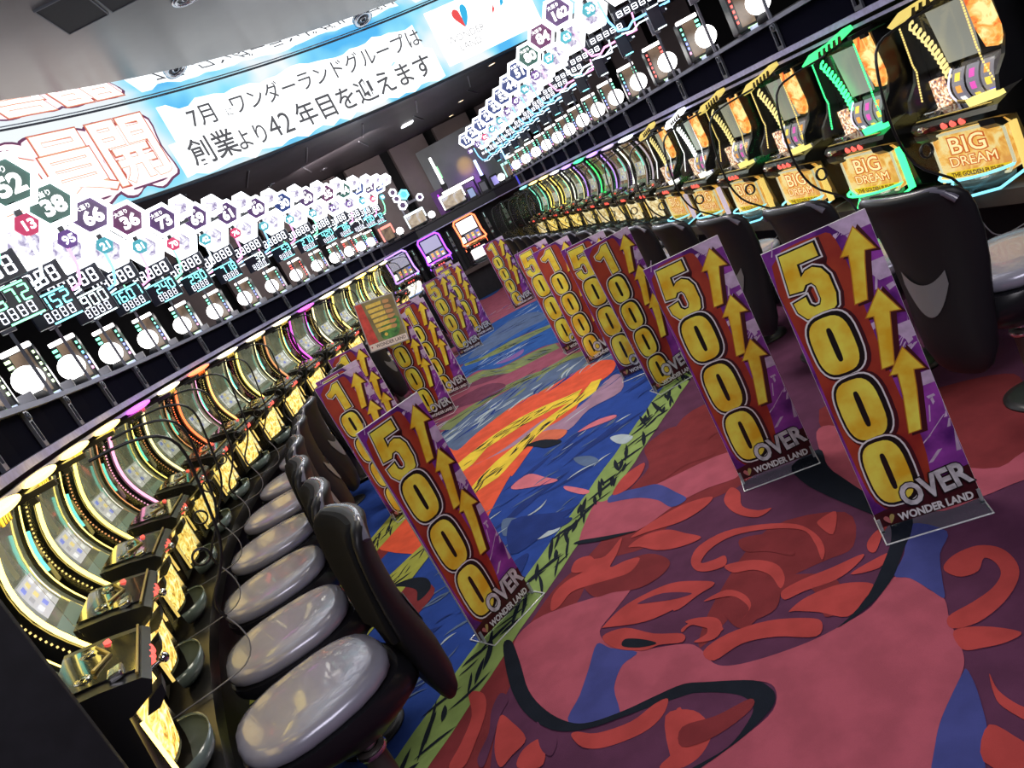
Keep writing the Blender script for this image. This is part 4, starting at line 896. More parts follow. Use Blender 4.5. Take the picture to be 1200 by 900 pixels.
# the right row: index 0 in the list stands at u = -1, just outside the frame
for i, (t, a, c) in enumerate(RCOL):
    u = i - 1
    x, y, r = R.place_at(u, 0.03, .05)
    if t == 'D':
        ov = over(a, a, c); ov['strip_main'] = LED[a] if a != 'yellow' else em('deck_gold', (.9, .75, .25), 1.5)
        if a == 'yellow' or c == 'yellow': ov['lamp_main'] = em('lamp_gold', (.80, .62, .16), .9)
        if a == 'green': ov['side_main'] = LED['green']; ov['lamp_main'] = em('lamp_emerald', (.05, .8, .2), 1.8)
        if a == 'white': ov['side_main'] = LED['lilac']
        if u != 1: ov['coil_main'] = LED['white'] if u == 4 else em('coil_gold', (.85, .70, .30), 1.3)
        lab = {-1: 'gold slot machine with flame side panel nearest the right picture edge', 1: 'slot machine lit green with gold BIG DREAM panel in the right row', 4: 'slot machine with white top lamp and gold BIG DREAM panel'}.get(u, 'slot machine with yellow top lamp and gold BIG DREAM panel, %s of the right row' % ORD[u if u < 1 else u])
        KD.place(x, y, r, lab, 'slot machine', GRP_R, ov)
    else:
        bl = BELLYC if u < 11 else None
        lab = 'slot machine with %s light strips and hazy front, %s of the right row' % ({'lilac': 'lilac', 'white': 'white', 'violet': 'violet', 'green': 'green', 'yellow': 'yellow'}[a], ORD[u])
        KA.place(x, y, r, lab, 'slot machine', GRP_R, over(a, 'pale' if u >= 11 else 'lilac', c, bl, BRONZE if u < 11 else None))
x, y, r = R.place_at(14, .03, .05)
KA.place(x, y, r, 'slot machine with teal light strips, last of the right row', 'slot machine', GRP_R, over('teal', 'teal', 'teal', BELLYC))

# sandwich columns between the machines
def kit_sand():
    k = Kit('coin_column', .556)
    b = MB(); b.box(-.032, .032, .25, .45, .557, 1.30, 0, .006); k.part('housing', b, [BLACK])
    b = MB(); b.box(-.027, .027, .238, .25, 1.00, 1.17, 0, .003)
    s = MB(); s.lathe([(.0001, .233), (.014, .234), (.014, .24)], (0, 0, 1.085), axis='y', n=12); k.part('plate', b, [mat('column_plate', (.16, .18, .18), .35, .3)], [('key_hole', s, [MATTE])])
    b = MB(); b.box(-.022, .022, .235, .25, .90, .955, 0, .004)
    s = MB(); s.box(-.016, .016, .232, .235, .924, .930); k.part('bill_slot', b, [GREYP], [('slot_light', s, [em('slot_teal', (.3, .9, .7), .9)])])
    b = MB(); b.box(-.004, .004, .242, .25, 1.20, 1.28); k.part('status_light', b, [em('status_dim', (.5, .8, .75), .8)])
    return k
KS = kit_sand()
for i in range(0, 16):
    x, y, r = L.place_at(i - .5, .03)
    KS.place(x, y, r, 'black coin column at the near side of the %s slot machine in the left row' % ORD[i], 'coin column', 'coin columns between the slot machines')
for i in range(-1, 15):
    x, y, r = R.place_at(i + .5 - .08, .03)
    KS.place(x, y, r, ('black coin column at the right picture edge' if i < 0 else 'black coin column at the far side of the %s slot machine in the right row' % ORD[i]), 'coin column', 'coin columns between the slot machines')
# end panel that closes the left island towards the camera
x, y, r = L.place_at(-.76, .05)
rt = root('end_panel', (x, y, 0), r, 'tall black end panel closing the left row at the lower left corner', 'panel')
b = MB(); b.box(-.03, .0, .02, .50, .556, 1.34, 0, .004); link('board', b.mesh('board', [MATTE]), rt)
b = MB()
for i in range(5): b.box(.001, .004, .05, .056, 1.0 - .03 * i, 1.015 - .03 * i)
link('vent_slots', b.mesh('vent_slots', [GREYP]), rt)

# clear dividers with black edging
def kit_div(right):
    k = Kit('clear_divider', .556)
    if right: out = [(.16, 1.318), (-.20, 1.312), (-.39, 1.304), (-.45, 1.28), (-.475, 1.22), (-.495, 1.10), (-.50, 1.0), (-.49, .91), (-.455, .83), (-.38, .765), (-.325, .72), (-.305, .64), (-.293, .56), (-.265, .475), (-.235, .445), (-.19, .430), (-.05, .43), (-.03, .48), (-.03, .565), (.10, .565)]
    else: out = [(.16, 1.330), (-.16, 1.332), (-.27, 1.322), (-.335, 1.29), (-.358, 1.23), (-.340, 1.12), (-.318, 1.0), (-.300, .93), (-.255, .86), (-.205, .81), (-.188, .77), (-.205, .72), (-.218, .67), (-.215, .62), (-.185, .58), (-.13, .565), (.10, .565)]
    def sm(p):
        o = [p[0]]
        for i in range(1, len(p) - 1):
            a, b, c = p[i - 1], p[i], p[i + 1]
            o += [(b[0] * .72 + a[0] * .28, b[1] * .72 + a[1] * .28), b if False else ((a[0] + 6 * b[0] + c[0]) / 8, (a[1] + 6 * b[1] + c[1]) / 8), (b[0] * .72 + c[0] * .28, b[1] * .72 + c[1] * .28)]
        return o + [p[-1]]
    o = sm(out)
    b = MB(); b.prism(o, -.002, .002, 'yz', 0); k.part('sheet', b, [ACR])
    cut = 34 if right else 32
    b = MB(); b.tube([(0, y, z) for y, z in o[2:cut]], .0052, 0, 6)
    b.tube([(0, y, z) for y, z in o[cut - 1:]], .0025, 1, 6); k.part('edging', b, [BLACK, GREYP])
    b = MB(); b.lathe([(.022, -.006), (.028, -.006), (.028, .006), (.022, .006), (.022, -.006)], (0, 0, 0), 0, 16); b.v = [(h, a - (.40 if right else .235), c + (.87 if right else .93)) for a, c, h in b.v]; k.part('grommet', b, [BLACK])
    b = MB(); b.box(-.012, .012, -.04, .10, 1.318, 1.336); b.box(-.018, .018, .02, .04, 1.30, 1.318); k.part('clamp', b, [BLACK])
    return k
KVL, KVR = kit_div(False), kit_div(True)
for i in range(1, 17):
    x, y, r = L.place_at(i - .5 + .06, .03)
    KVL.place(x, y, r, 'clear black-edged divider %s' % ('at the near side of the %s slot machine in the left row' % ORD[i] if i < 16 else 'past the last slot machine in the left row'), 'divider', 'clear dividers between the slot machines')
for i in range(-1, 15):
    x, y, r = R.place_at(i + .5 + .04, .03)
    KVR.place(x, y, r, 'clear black-edged divider past the %s of the right row' % ('edge machine' if i < 0 else ORD[i] + ' machine'), 'divider', 'clear dividers between the slot machines')

# ---------------------------------------------------------------- far island facing the camera
FAR = [(-1.30, 12.75, 22), (-.74, 13.25, 6), (-.06, 13.32, 2)]
class FRow(Row): pass
F = FRow.__new__(FRow); F.side = 1
def far_island():
    r = root('machine_counter', (-.1, 13.7, 0), 0, 'short counter at the far end carrying three slot machines', 'counter')
    pts = [(-2.3, 12.0), (-1.55, 12.75), (-.85, 13.22), (.6, 13.28), (1.15, 12.9)]
    def strip(off0, off1, z0, z1, nm, m):
        b = MB(); n = len(pts); rings = []
        for i, (x, y) in enumerate(pts):
            a = Vector(pts[min(i + 1, n - 1)]) - Vector(pts[max(i - 1, 0)]); a.normalize(); nv = Vector((-a.y, a.x))
            rings.append([(x + nv.x * o + .1, y + nv.y * o - 13.7, z) for o, z in ((off0, z0), (off0, z1), (off1, z1), (off1, z0))])
        b.loft(rings, 0, True, False); link(nm, b.mesh(nm, [m]), r)
    strip(.0, .6, .49, .555, 'counter_board', MATS['counter_laminate']); strip(.14, .58, 0, .488, 'kick_panel', MATTE); strip(.47, .58, .557, 1.55, 'core_wall', MATTE)
    strip(.10, .13, 1.385, 1.40, 'lower_rail', STEEL); strip(.12, .13, 1.405, 1.535, 'back_panel', mat('far_panel', (.02, .02, .028), .4)); strip(.08, .50, 1.54, 1.56, 'shelf', mat('far_shelf', (.03, .03, .036), .4))
far_island()
for (x, y, a), c, lamp, lab in zip(FAR, ('violet', 'purple', 'red'), ('teal', 'purple', 'red'), ('slot machine with blue and violet frame at the far end, left of three', 'slot machine with purple lit frame in the middle of the far end', 'slot machine with red lit frame at the far end, right of three')):
    KB.place(x, y, radians(a), lab, 'slot machine', 'slot machines at the far end', {'strip_main': LED[c], 'side_main': LED['teal' if c == 'violet' else c], 'screen_cool': em('screen_lit', (1, .97, .95), 2.0) if c == 'red' else mat('screen_grey', (.2, .2, .25), .4, emit=(.42, .40, .62), es=.9), 'tray_glow': GREYP if c == 'red' else MATS['tray_glow']})
for i, (x, y, a) in enumerate(((-1.02, 13.06, 14), (-.40, 13.30, 4), (.30, 13.30, 2), (.62, 13.28, -4))):
    KS.place(x, y, radians(a), 'black coin column at the far end, %s from the left' % ORD[i], 'coin column', 'coin columns at the far end')
# ---------------------------------------------------------------- data counters above the rows
HEXW = em('hex_white', (.92, .96, 1.0), 3.4)
HEXI = art('hex_icon_art', (.16, .12, .30), (.62, .60, .72), (1, 1, 1), 26, 1.3, .6)
SCRB = art('counter_screen_brown', (.10, .06, .04), (.22, .14, .09), (.34, .24, .14), 7, .85, .3)
LEDBAR = em('counter_bar_white', (1.0, .96, .92), 4.0)
BALL = em('globe_white', (1.0, .98, .95), 6.0)
FILL = {'violet': mat('hex_violet', (.05, .02, .08), .3, emit=(.10, .05, .16), es=.5), 'plum': mat('hex_plum', (.06, .01, .05), .3, emit=(.15, .03, .12), es=.5), 'green': mat('hex_green', (.01, .05, .04), .3, emit=(.03, .13, .09), es=.5), 'blue': mat('hex_blue', (.01, .02, .08), .3, emit=(.03, .07, .30), es=.5)}
DOT = {'rainbow': [em('dot_green', (.25, 1, .6), 2.2), em('dot_cyan', (.2, .8, 1), 2.2), em('dot_blue', (.25, .3, 1), 2.4), em('dot_pink', (1, .35, .7), 2.2)], 'red': [em('dot_red', (1, .12, .10), 2.4)] * 4, 'green': [em('dot_pale', (.75, 1, .55), 2.0)] * 4}
FRAMEC = {'pink': em('frame_pink', (1, .35, .75), 2.0), 'white': em('frame_white', (.75, .9, 1), 2.2), 'green': em('frame_green', (.25, 1, .5), 2.0), 'blue': em('frame_blue', (.2, .55, 1), 2.4)}
NUMC = {'cyan': em('number_cyan', (.25, .95, 1.0), 2.4), 'green': em('number_green', (.3, 1, .55), 2.2), 'white': em('number_white', (.85, 1, 1), 2.2)}
DIGW = em('number_pale', (.85, .88, 1), 1.7)
PANEL = mat('counter_panel', (.006, .008, .02), .3)
def hexa(r, cx=0, cz=0): return [(cx + r * sin(pi / 3 * k), cz + r * cos(pi / 3 * k)) for k in range(6)]
def hring(mb, r0, r1, cx, cz, y0, y1, slot):
    a, b = hexa(r0, cx, cz), hexa(r1, cx, cz)
    for k in range(6):
        q = (k + 1) % 6
        mb.prism([a[k], a[q], b[q], b[k]], y0, y1, 'xz', slot)
_cm = {}
def cm(key, fn):
    if key not in _cm: _cm[key] = fn()
    return _cm[key]
Z0 = 1.572
def me_of(name, mb, mats): return mb.shift((0, 0, -Z0)).mesh(name, mats)
def counter(row, u, num, big, fill, dots, frame, numc, label):
    """the unit stands on the shelf and faces along the row, its hexagons cantilevered over the aisle"""
    s = row.side; x, y, h = row.at(u, .15 if s > 0 else .12)
    r = root('data_counter', (x, y, Z0), h - pi / 2 + s * radians(12), label, 'data counter', 'data counters above the %s row' % ('left' if s > 0 else 'right'))
    NX, NZ, IX, IZ = (.40, 2.315, .215, 2.205) if s > 0 else (-.47, 2.315, -.275, 2.205)
    LX, DX, SX, SY = IX - s * .05, s * .18, -s * .04 if s > 0 else -.02, (-.03 if s > 0 else -.10)
    DY = -.08 if s > 0 else -.20
    def scr():
        b = MB(); b.box(SX - .064, SX + .064, SY, SY + .10, Z0 + .012, Z0 + .255, 0, .008); b.box(SX - .05, SX + .05, SY + .02, SY + .08, Z0 + .001, Z0 + .014); return me_of('screen_box', b, [BLACK])
    sb = link('screen_box', cm(('sb', s), scr), r)
    def s1():
        b = MB(); b.flat([(SX + x, z) for x, z in ((-.036, Z0 + .035), (.040, Z0 + .035), (.040, Z0 + .235), (-.036, Z0 + .235))], SY - .002); return me_of('screen', b, [SCRB])
    link('screen', cm(('s1', s), s1), sb)
    def s2():
        b = MB(); b.box(SX - .064, SX + .064, SY - .015, SY + .015, Z0 + .240, Z0 + .262, 0, .005); return me_of('light_bar', b, [LEDBAR])
    link('light_bar', cm(('s2', s), s2), sb)
    def s3():
        b = MB()
        for j in range(6):
            for xx in ((-.058, -.046) if s > 0 else (.047, .058)): b.box(SX + xx - .0055, SX + xx + .0055, SY - .008, SY, Z0 + .075 + .027 * j, Z0 + .089 + .027 * j, (5 - j) * 4 // 6)
            xx = .054 if s > 0 else -.050
            b.box(SX + xx - .004, SX + xx + .005, SY - .008, SY, Z0 + .06 + .029 * j, Z0 + .074 + .029 * j, (5 - j) * 4 // 6)
        return me_of('led_columns', b, DOT[dots])
    link('led_columns', cm(('s3', dots, s), s3), sb)['kind'] = 'stuff'
    def s4():
        b = MB(); b.box(SX - .01, SX + .045, SY - .01, SY, Z0 + .016, Z0 + .022); return me_of('status_line', b, [em('status_line_green', (.5, 1, .3), 1.8)])
    link('status_line', cm(('s4', s), s4), sb)
    def kp():
        b = MB(); b.box(.03, .08, SY - .06, SY - .01, Z0 + .001, Z0 + .04, 0, .004); return me_of('button_box', b, [GREYP])
    link('button_box', cm(('kp', s), kp), r)
    def kq():
        b = MB(); b.box(-.03, .02, SY - .05, SY - .02, Z0 + .001, Z0 + .02, 0, .003); return me_of('button_light', b, [mat('button_pale', (.4, .42, .5), .3, emit=(.4, .5, .7), es=.8)])
    link('button_light', cm(('kq', s), kq), r)
    def po():
        b = MB(); b.box(s * .13 - .028, s * .13 + .028, .22, .245, Z0 + .285, Z0 + .50, 0, .004); b.box(s * .13 - .007, s * .13 + .007, .226, .24, Z0 + .001, Z0 + .29, 0); return me_of('post', b, [SLATE])
    link('post', cm(('po', s), po), r)
    # two lit digit rows on a dark panel
    def dd():
        b = MB(); b.box(DX - (.10 if s > 0 else .05), DX + (.10 if s > 0 else .03), DY, DY + .03, Z0 + .268, Z0 + .405, 0, .006); b.box(min(DX, s * .13) - .01, max(DX, s * .13) + .01, DY + .03, DY + .055, Z0 + .34, Z0 + .38, 0); b.box(s * .13 - .01, s * .13 + .01, DY + .055, .22, Z0 + .35, Z0 + .37, 0); return me_of('digit_display', b, [PANEL])
    d = link('digit_display', cm(('dd', s), dd), r)
    sg = str(big).rjust(4)
    def dn():
        b = MB(); seven(b, sg, DX - .085, Z0 + .328, .034, .060, .045, DY - .002, 0); return me_of('digits', b, [NUMC[numc]])
    if s > 0: link('digits', cm(('dn', sg, numc, s), dn), d)
    def d8():
        b = MB(); seven(b, '8888', DX - .05, Z0 + .280, .022, .044, .033, DY - .002, 0); return me_of('digits', b, [DIGW])
    if s > 0: link('digits', cm(('d8', s), d8), d)
    def db():
        b = MB(); b.box(DX - (.09 if s > 0 else .045), DX + (.08 if s > 0 else .025), DY - .006, DY - .002, Z0 + .393, Z0 + .400); return me_of('edge_light', b, [NUMC[numc]])
    link('edge_light', cm(('db', numc, s), db), d)
    def dc():
        b = MB(); b.box(DX - .03, DX + (.09 if s > 0 else .025), DY - .006, DY - .002, Z0 + .266, Z0 + .273); return me_of('edge_light', b, [NUMC[numc]])
    link('edge_light', cm(('dc', numc, s), dc), d)
    def arm():
        b = MB(); x0, x1 = s * .13, NX
        b.box(min(x0, x1), max(x0, x1), .035, .06, IZ + .03, IZ + .06); b.box(x0 - .02, x0 + .02, .06, .22, Z0 + .46, Z0 + .49); b.box(x0 - .02, x0 + .02, .035, .06, Z0 + .40, IZ + .06); return me_of('arm', b, [BLACK])
    link('arm', cm(('arm', s), arm), r)
    def fx(R_, cx, cz): return [(cx + R_ * cos(pi / 3 * k), cz + R_ * sin(pi / 3 * k)) for k in range(6)]
    def ring(mb, r0, r1, cx, cz, y0, y1, slot):
        a, b = fx(r0, cx, cz), fx(r1, cx, cz)
        for k in range(6): mb.prism([a[k], a[(k + 1) % 6], b[(k + 1) % 6], b[k]], y0, y1, 'xz', slot)
    def hn():
        b = MB(); ring(b, .090, .116, NX, NZ, -.012, .03, 0); b.prism(fx(.090, NX, NZ), .0, .02, 'xz', 1); return me_of('number_hexagon', b, [HEXW, FILL[fill]])
    hh = link('number_hexagon', cm(('hn', fill, s), hn), r)
    def ht():
        t = text_mb(str(num), .098 if num < 100 else .080, .0045, 'CENTER', 1.0, None, -.002, 0, (NX + .008, NZ - .016)); text_mb('大当り', .028, .0006, 'CENTER', 1.0, t, -.002, 0, (NX - .012, NZ + .046)); return me_of('lettering', t, [em('hex_number_white', (1, 1, 1), 2.2)])
    link('lettering', cm(('ht', num, s), ht), hh)
    def hi():
        b = MB(); ring(b, .076, .124, IX, IZ, -.03, .03, 0); b.prism(fx(.076, IX, IZ), -.018, .02, 'xz', 1); return me_of('icon_hexagon', b, [HEXW, HEXI])
    link('icon_hexagon', cm(('hi', s), hi), r)
    def h2():
        b = MB(); cx = NX + .14; ring(b, .045, .085, cx, NZ + .03, .04, .06, 0); b.prism(fx(.045, cx, NZ + .03), .045, .055, 'xz', 1); b.box(min(NX, cx), max(NX, cx), .06, .07, IZ + .04, IZ + .06, 2); return me_of('pale_hexagon', b, [HEXW, HEXI, BLACK])
    if s > 0 and u > 5: link('pale_hexagon', cm(('h2', s), h2), r)
    def h3():
        b = MB(); cx = NX + s * .0 - .02; b.prism(fx(.044, cx, NZ - .165), -.02, .0, 'xz', 0); b.box(cx - .012, cx + .012, .0, .05, NZ - .15, NZ - .07, 1); return me_of('small_hexagon', b, [[em('small_hex_teal', (.08, .45, .55), .7), em('small_hex_red', (.65, .05, .15), .8), em('small_hex_plum', (.14, .06, .28), .8)][num % 3], BLACK])
    sh = link('small_hexagon', cm(('h3', num % 3, s), h3), r)
    def h4():
        t = text_mb(str((num * 7) % 90 + 9), .052, .002, 'CENTER', 1.0, None, -.022, 0, (NX - .015, NZ - .17)); return me_of('lettering', t, [em('small_hex_number', (.9, .98, 1), 2.0)])
    link('lettering', cm(('h4', (num * 7) % 90, s), h4), sh)
    def g8():
        b = MB(); b.box(LX - .15, LX + .13, .0, .018, IZ - (.205 if s > 0 else .185), IZ - (.105 if s > 0 else .135), 0); b.box(LX - .02, LX + .04, .018, .05, IZ - .2, IZ + .03, 0); return me_of('lower_display', b, [PANEL])
    g = link('lower_display', cm(('g8', s), g8), r)
    def g9():
        b = MB(); seven(b, '88888', LX - .13, IZ - (.19 if s > 0 else .18), .036, .070 if s > 0 else .035, .050, -.003, 0, .008 if s > 0 else .005); return me_of('digits', b, [em('digit_glow', (.9, .92, 1), 2.4)])
    link('digits', cm(('g9', s), g9), g)
    def fl():
        b = MB(); yy = -.012; q = [(-.20, -.09), (-.18, -.235), (.06, -.235), (.10, -.26), (.16, -.245), (.19, -.17), (.20, -.04)]; b.tube([(LX + s * a, yy, IZ + c) for a, c in q], .007, 0, 6); return me_of('frame_light', b, [FRAMEC[frame]])
    link('frame_light', cm(('fl', frame, s), fl), g)
    def fm():
        b = MB(); b.tube([(LX + s * a, -.012, IZ + c) for a, c in [(-.15, -.265), (.03, -.262), (.08, -.285), (.15, -.27)]], .005, 0, 6); return me_of('frame_light', b, [FRAMEC['white']])
    link('frame_light', cm(('fm', s), fm), g)
    return r
LN = {1: 41, 2: 52, 3: 38, 4: 66, 5: 36, 6: 73, 7: 69, 8: 61, 9: 60, 10: 30, 11: 30, 12: 35, 13: 44, 14: 27, 15: 31, 16: 48}
LBIG = {2: 872, 3: 1152, 4: 900, 5: 1601, 6: 240, 7: 290, 8: 718, 9: 39, 10: 53, 11: 210, 12: 420, 13: 86, 14: 77, 15: 130, 16: 12}
LF = ['green', 'violet', 'plum', 'violet', 'violet', 'violet', 'violet', 'blue', 'violet', 'plum', 'green', 'blue', 'violet', 'blue']
for i in range(1, 17):
    big = LBIG.get(i, 300 + i)
    counter(L, i, LN[i], big, 'green' if i <= 3 else LF[(i - 3) % len(LF)], 'green' if i < 4 else 'red' if i in (11, 14) else 'rainbow', ['pink', 'green', 'white', 'pink', 'blue'][i % 5], 'green' if i < 3 else ['cyan', 'cyan', 'cyan', 'cyan', 'white'][i % 5],
            'data counter with %d in its hexagon, %s from the near end above the left row' % (LN[i], ORD[i - 1]))
RN = {4: 162, 5: 84, 6: 80, 7: 51, 8: 44, 9: 53, 10: 33, 11: 24, 12: 19, 13: 26, 14: 17}
RBIG = {0: 610, 1: 704, 2: 533, 3: 286, 4: 912, 5: 147, 6: 320, 7: 408, 8: 275, 9: 66, 10: 180, 11: 94, 12: 35, 13: 117, 14: 58}
for i in range(0, 15):
    counter(R, i, RN.get(i, 90 + i), RBIG[i], ['violet', 'plum', 'green', 'blue', 'blue'][(i + 1) % 5] if i < 8 else 'blue', 'red' if i in (2, 4) else 'rainbow', ['pink', 'white', 'pink', 'blue'][i % 4] if i < 7 else 'blue', 'white' if i % 2 else 'cyan',
            'data counter with %s, %s from the near end above the right row' % ('%d in its hexagon' % RN[i] if i >= 4 else 'cut-off hexagons', ORD[i]))
# globe lamps on the shelf
def globe_kit():
    k = Kit('globe_lamp', Z0)
    b = MB(); b.sphere((0, 0, Z0 + .106), .062, 0, 20); k.part('globe', b, [BALL])
    b = MB(); b.lathe([(.0001, .001), (.04, .001), (.036, .03), (.02, .05), (.018, .055)], (0, 0, Z0), 0, 14); k.part('base', b, [MATTE])
    return k
KG = globe_kit()
for i in range(1, 16):
    x, y, r = L.place_at(i + .70, .17)
    KG.place(x, y, r, 'glowing white globe lamp over the left row, %s from the near end' % ORD[i - 1], 'lamp', 'globe lamps on the left shelf')
for i in range(0, 14):
    x, y, r = R.place_at(i + .58, .07)
    KG.place(x, y, r, 'glowing white globe lamp over the right row, %s from the near end' % ORD[i], 'lamp', 'globe lamps on the right shelf')

# far end: counters facing the camera
def far_counter(x, y, z, w, frame, lab, rot, ball=1, hexes=0):
    r = root('data_counter', (x, y, z), rot, lab, 'data counter', 'data counters at the far end')
    b = MB(); b.box(-w / 2, w / 2, .0, .08, .02, .28, 0, .01); b.box(-.05, .05, .02, .06, 0, .03); link('screen_box', b.mesh('screen_box', [BLACK]), r)
    b = MB(); b.flat([(-w / 2 + .02, .05), (w / 2 - .02, .05), (w / 2 - .02, .24), (-w / 2 + .02, .24)], -.003); link('screen', b.mesh('screen', [art('far_screen_' + str(len(MATS)), (.30, .22, .18), (.62, .5, .35), (.75, .75, .85), 6, .8, .5) if w > .25 else SCRB]), r)
    b = MB(); b.box(-w / 2 - .01, w / 2 + .01, -.012, .01, .245, .285, 0, .005); b.box(-w / 2 - .01, -w / 2 + .012, -.012, .01, .05, .245); b.box(w / 2 - .012, w / 2 + .01, -.012, .01, .12, .245); link('light_bar', b.mesh('light_bar', [frame]), r)
    if ball:
        b = MB(); gx = ball * (w / 2 + .09); b.sphere((gx, .0, .095), .062, 0, 14); b.lathe([(.04, 0), (.03, .05)], (gx, 0, 0), 1, 10); link('globe', b.mesh('globe', [BALL, MATTE]), r)
    for k, (hx, hz, rr, fm) in enumerate([(-.15, .71, .065, 'w'), (-.14, .59, .065, 'w'), (.0, .60, .085, 'c'), (-.10, .45, .075, 'w'), (.22, .44, .06, 'w')][:hexes]):
        b = MB(); hring(b, rr * .7, rr * 1.12, hx, hz, -.012, .012, 0); b.prism(hexa(rr * .7, hx, hz), -.006, .008, 'xz', 1)
        link('hexagon', b.mesh('hexagon', [HEXW if fm == 'w' else em('hex_cyan', (.2, .8, .95), 2.0), FILL['violet'] if fm == 'w' else em('hex_cyan_fill', (.1, .55, .7), 1.2)]), r)
    if hexes:
        b = MB(); b.box(-.16, -.13, .02, .05, .28, .70); b.box(-.16, .24, .012, .03, .42, .46); b.box(.0, .02, .012, .03, .46, .6); link('post', b.mesh('post', [SLATE]), r)
    return r
far_counter(-1.27, 13.02, 1.561, .22, em('far_frame_red', (1, .25, .2), 2.0), 'red framed data counter with globe at the far left end', radians(18), 1, 0)
far_counter(-.76, 13.43, 1.561, .34, em('far_frame_white', (.8, .95, 1), 2.0), 'white framed data counter with hexagons at the far end', radians(8), 1, 5)
far_counter(-.05, 13.48, 1.561, .42, em('far_frame_bright', (1, .97, .9), 3.0), 'widest data counter with bright white bar at the far end', radians(2), 0, 0)
far_counter(1.02, 13.30, 1.561, .20, em('far_frame_teal', (.5, .9, .8), 1.4), 'small data counter with globe near the right row far end', radians(-4), -1, 0)
for (x, z0, z1, m, lab) in ((-.09, 2.02, 2.50, em('baton_white', (.95, 1, .98), 4.5), 'upright white light baton on the far shelf'), (.57, 1.84, 2.12, em('baton_blue', (.45, .65, 1), 4.0), 'upright bluish light baton on the far shelf')):
    r = root('light_baton', (x, 13.66, 1.561), 0, lab, 'lamp')
    b = MB(); b.box(-.022, .022, -.02, .02, z0 - 1.561, z1 - 1.561, 0, .006); link('tube', b.mesh('tube', [m]), r)
    b = MB(); b.box(-.05, .05, -.04, .04, 0, z0 - 1.561, 0, .006); link('base', b.mesh('base', [MATTE]), r)
    if x < .2:
        b = MB(); b.box(.024, .05, -.02, .02, .55, .76); link('side_lamp', b.mesh('side_lamp', [em('baton_green', (.3, .9, .4), 1.4)]), r)
r = root('light_bar', (.12, 13.60, 1.86), radians(2), 'long flat white light bar above the widest far counter', 'lamp')
b = MB(); b.box(-.30, .30, -.02, .02, 0, .035, 0, .008); link('tube', b.mesh('tube', [em('far_bar_glow', (1, .96, 1), 4.0)]), r)
b = MB(); b.box(-.32, .32, .021, .05, -.02, .05); b.box(-.3, -.27, .021, .05, -.30, -.02); b.box(.27, .3, .021, .05, -.30, -.02); link('bracket', b.mesh('bracket', [MATTE]), r)
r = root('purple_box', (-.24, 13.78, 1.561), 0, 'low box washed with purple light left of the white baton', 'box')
b = MB(); b.box(-.13, .10, -.04, .06, 0, .42, 0, .006); link('housing', b.mesh('housing', [mat('box_purple_wash', (.12, .03, .2), .5)]), r)  # the purple light on this box is put into its base colour
b = MB(); b.box(-.03, -.01, -.05, -.04, .12, .34); link('light_line', b.mesh('light_line', [em('box_line_violet', (.45, .02, 1), 3.0)]), r)
for i, (x, c, lab) in enumerate(((.27, (.35, .45, .75), 'bluish card display on the far shelf, left of three'), (.50, (.10, .10, .12), 'dark card display on the far shelf, middle of three'), (.72, (.28, .25, .6), 'violet card display on the far shelf, right of three'))):
    r = root('card_display', (x, 13.42, 1.561), 0, lab, 'display', 'card displays on the far shelf')
    b = MB(); b.box(-.07, .07, 0, .03, 0, .20, 0, .006); link('box', b.mesh('box', [BLACK]), r)
    b = MB(); b.box(-.05, .05, -.006, .0, .03, .17); link('screen', b.mesh('screen', [mat('card_screen_%d' % i, c, .4, emit=c, es=.5)]), r)
# blue post at the far corner of the right rack
x, y, _ = R.place_at(14.3, .10)
r = root('blue_post', (x, y, 1.413), 0, 'slim blue lit post at the far corner of the right rack', 'post')
b = MB(); b.box(-.012, .012, -.012, .012, 0, .40); link('rod', b.mesh('rod', [mat('post_blue', (.02, .02, .3), .3, emit=(.06, .06, .55), es=1)]), r)
b = MB(); b.box(-.03, .03, -.03, .0, .40, .80, 0, .006); link('tube', b.mesh('tube', [em('post_light_blue', (.25, .6, 1), 4.0)]), r)

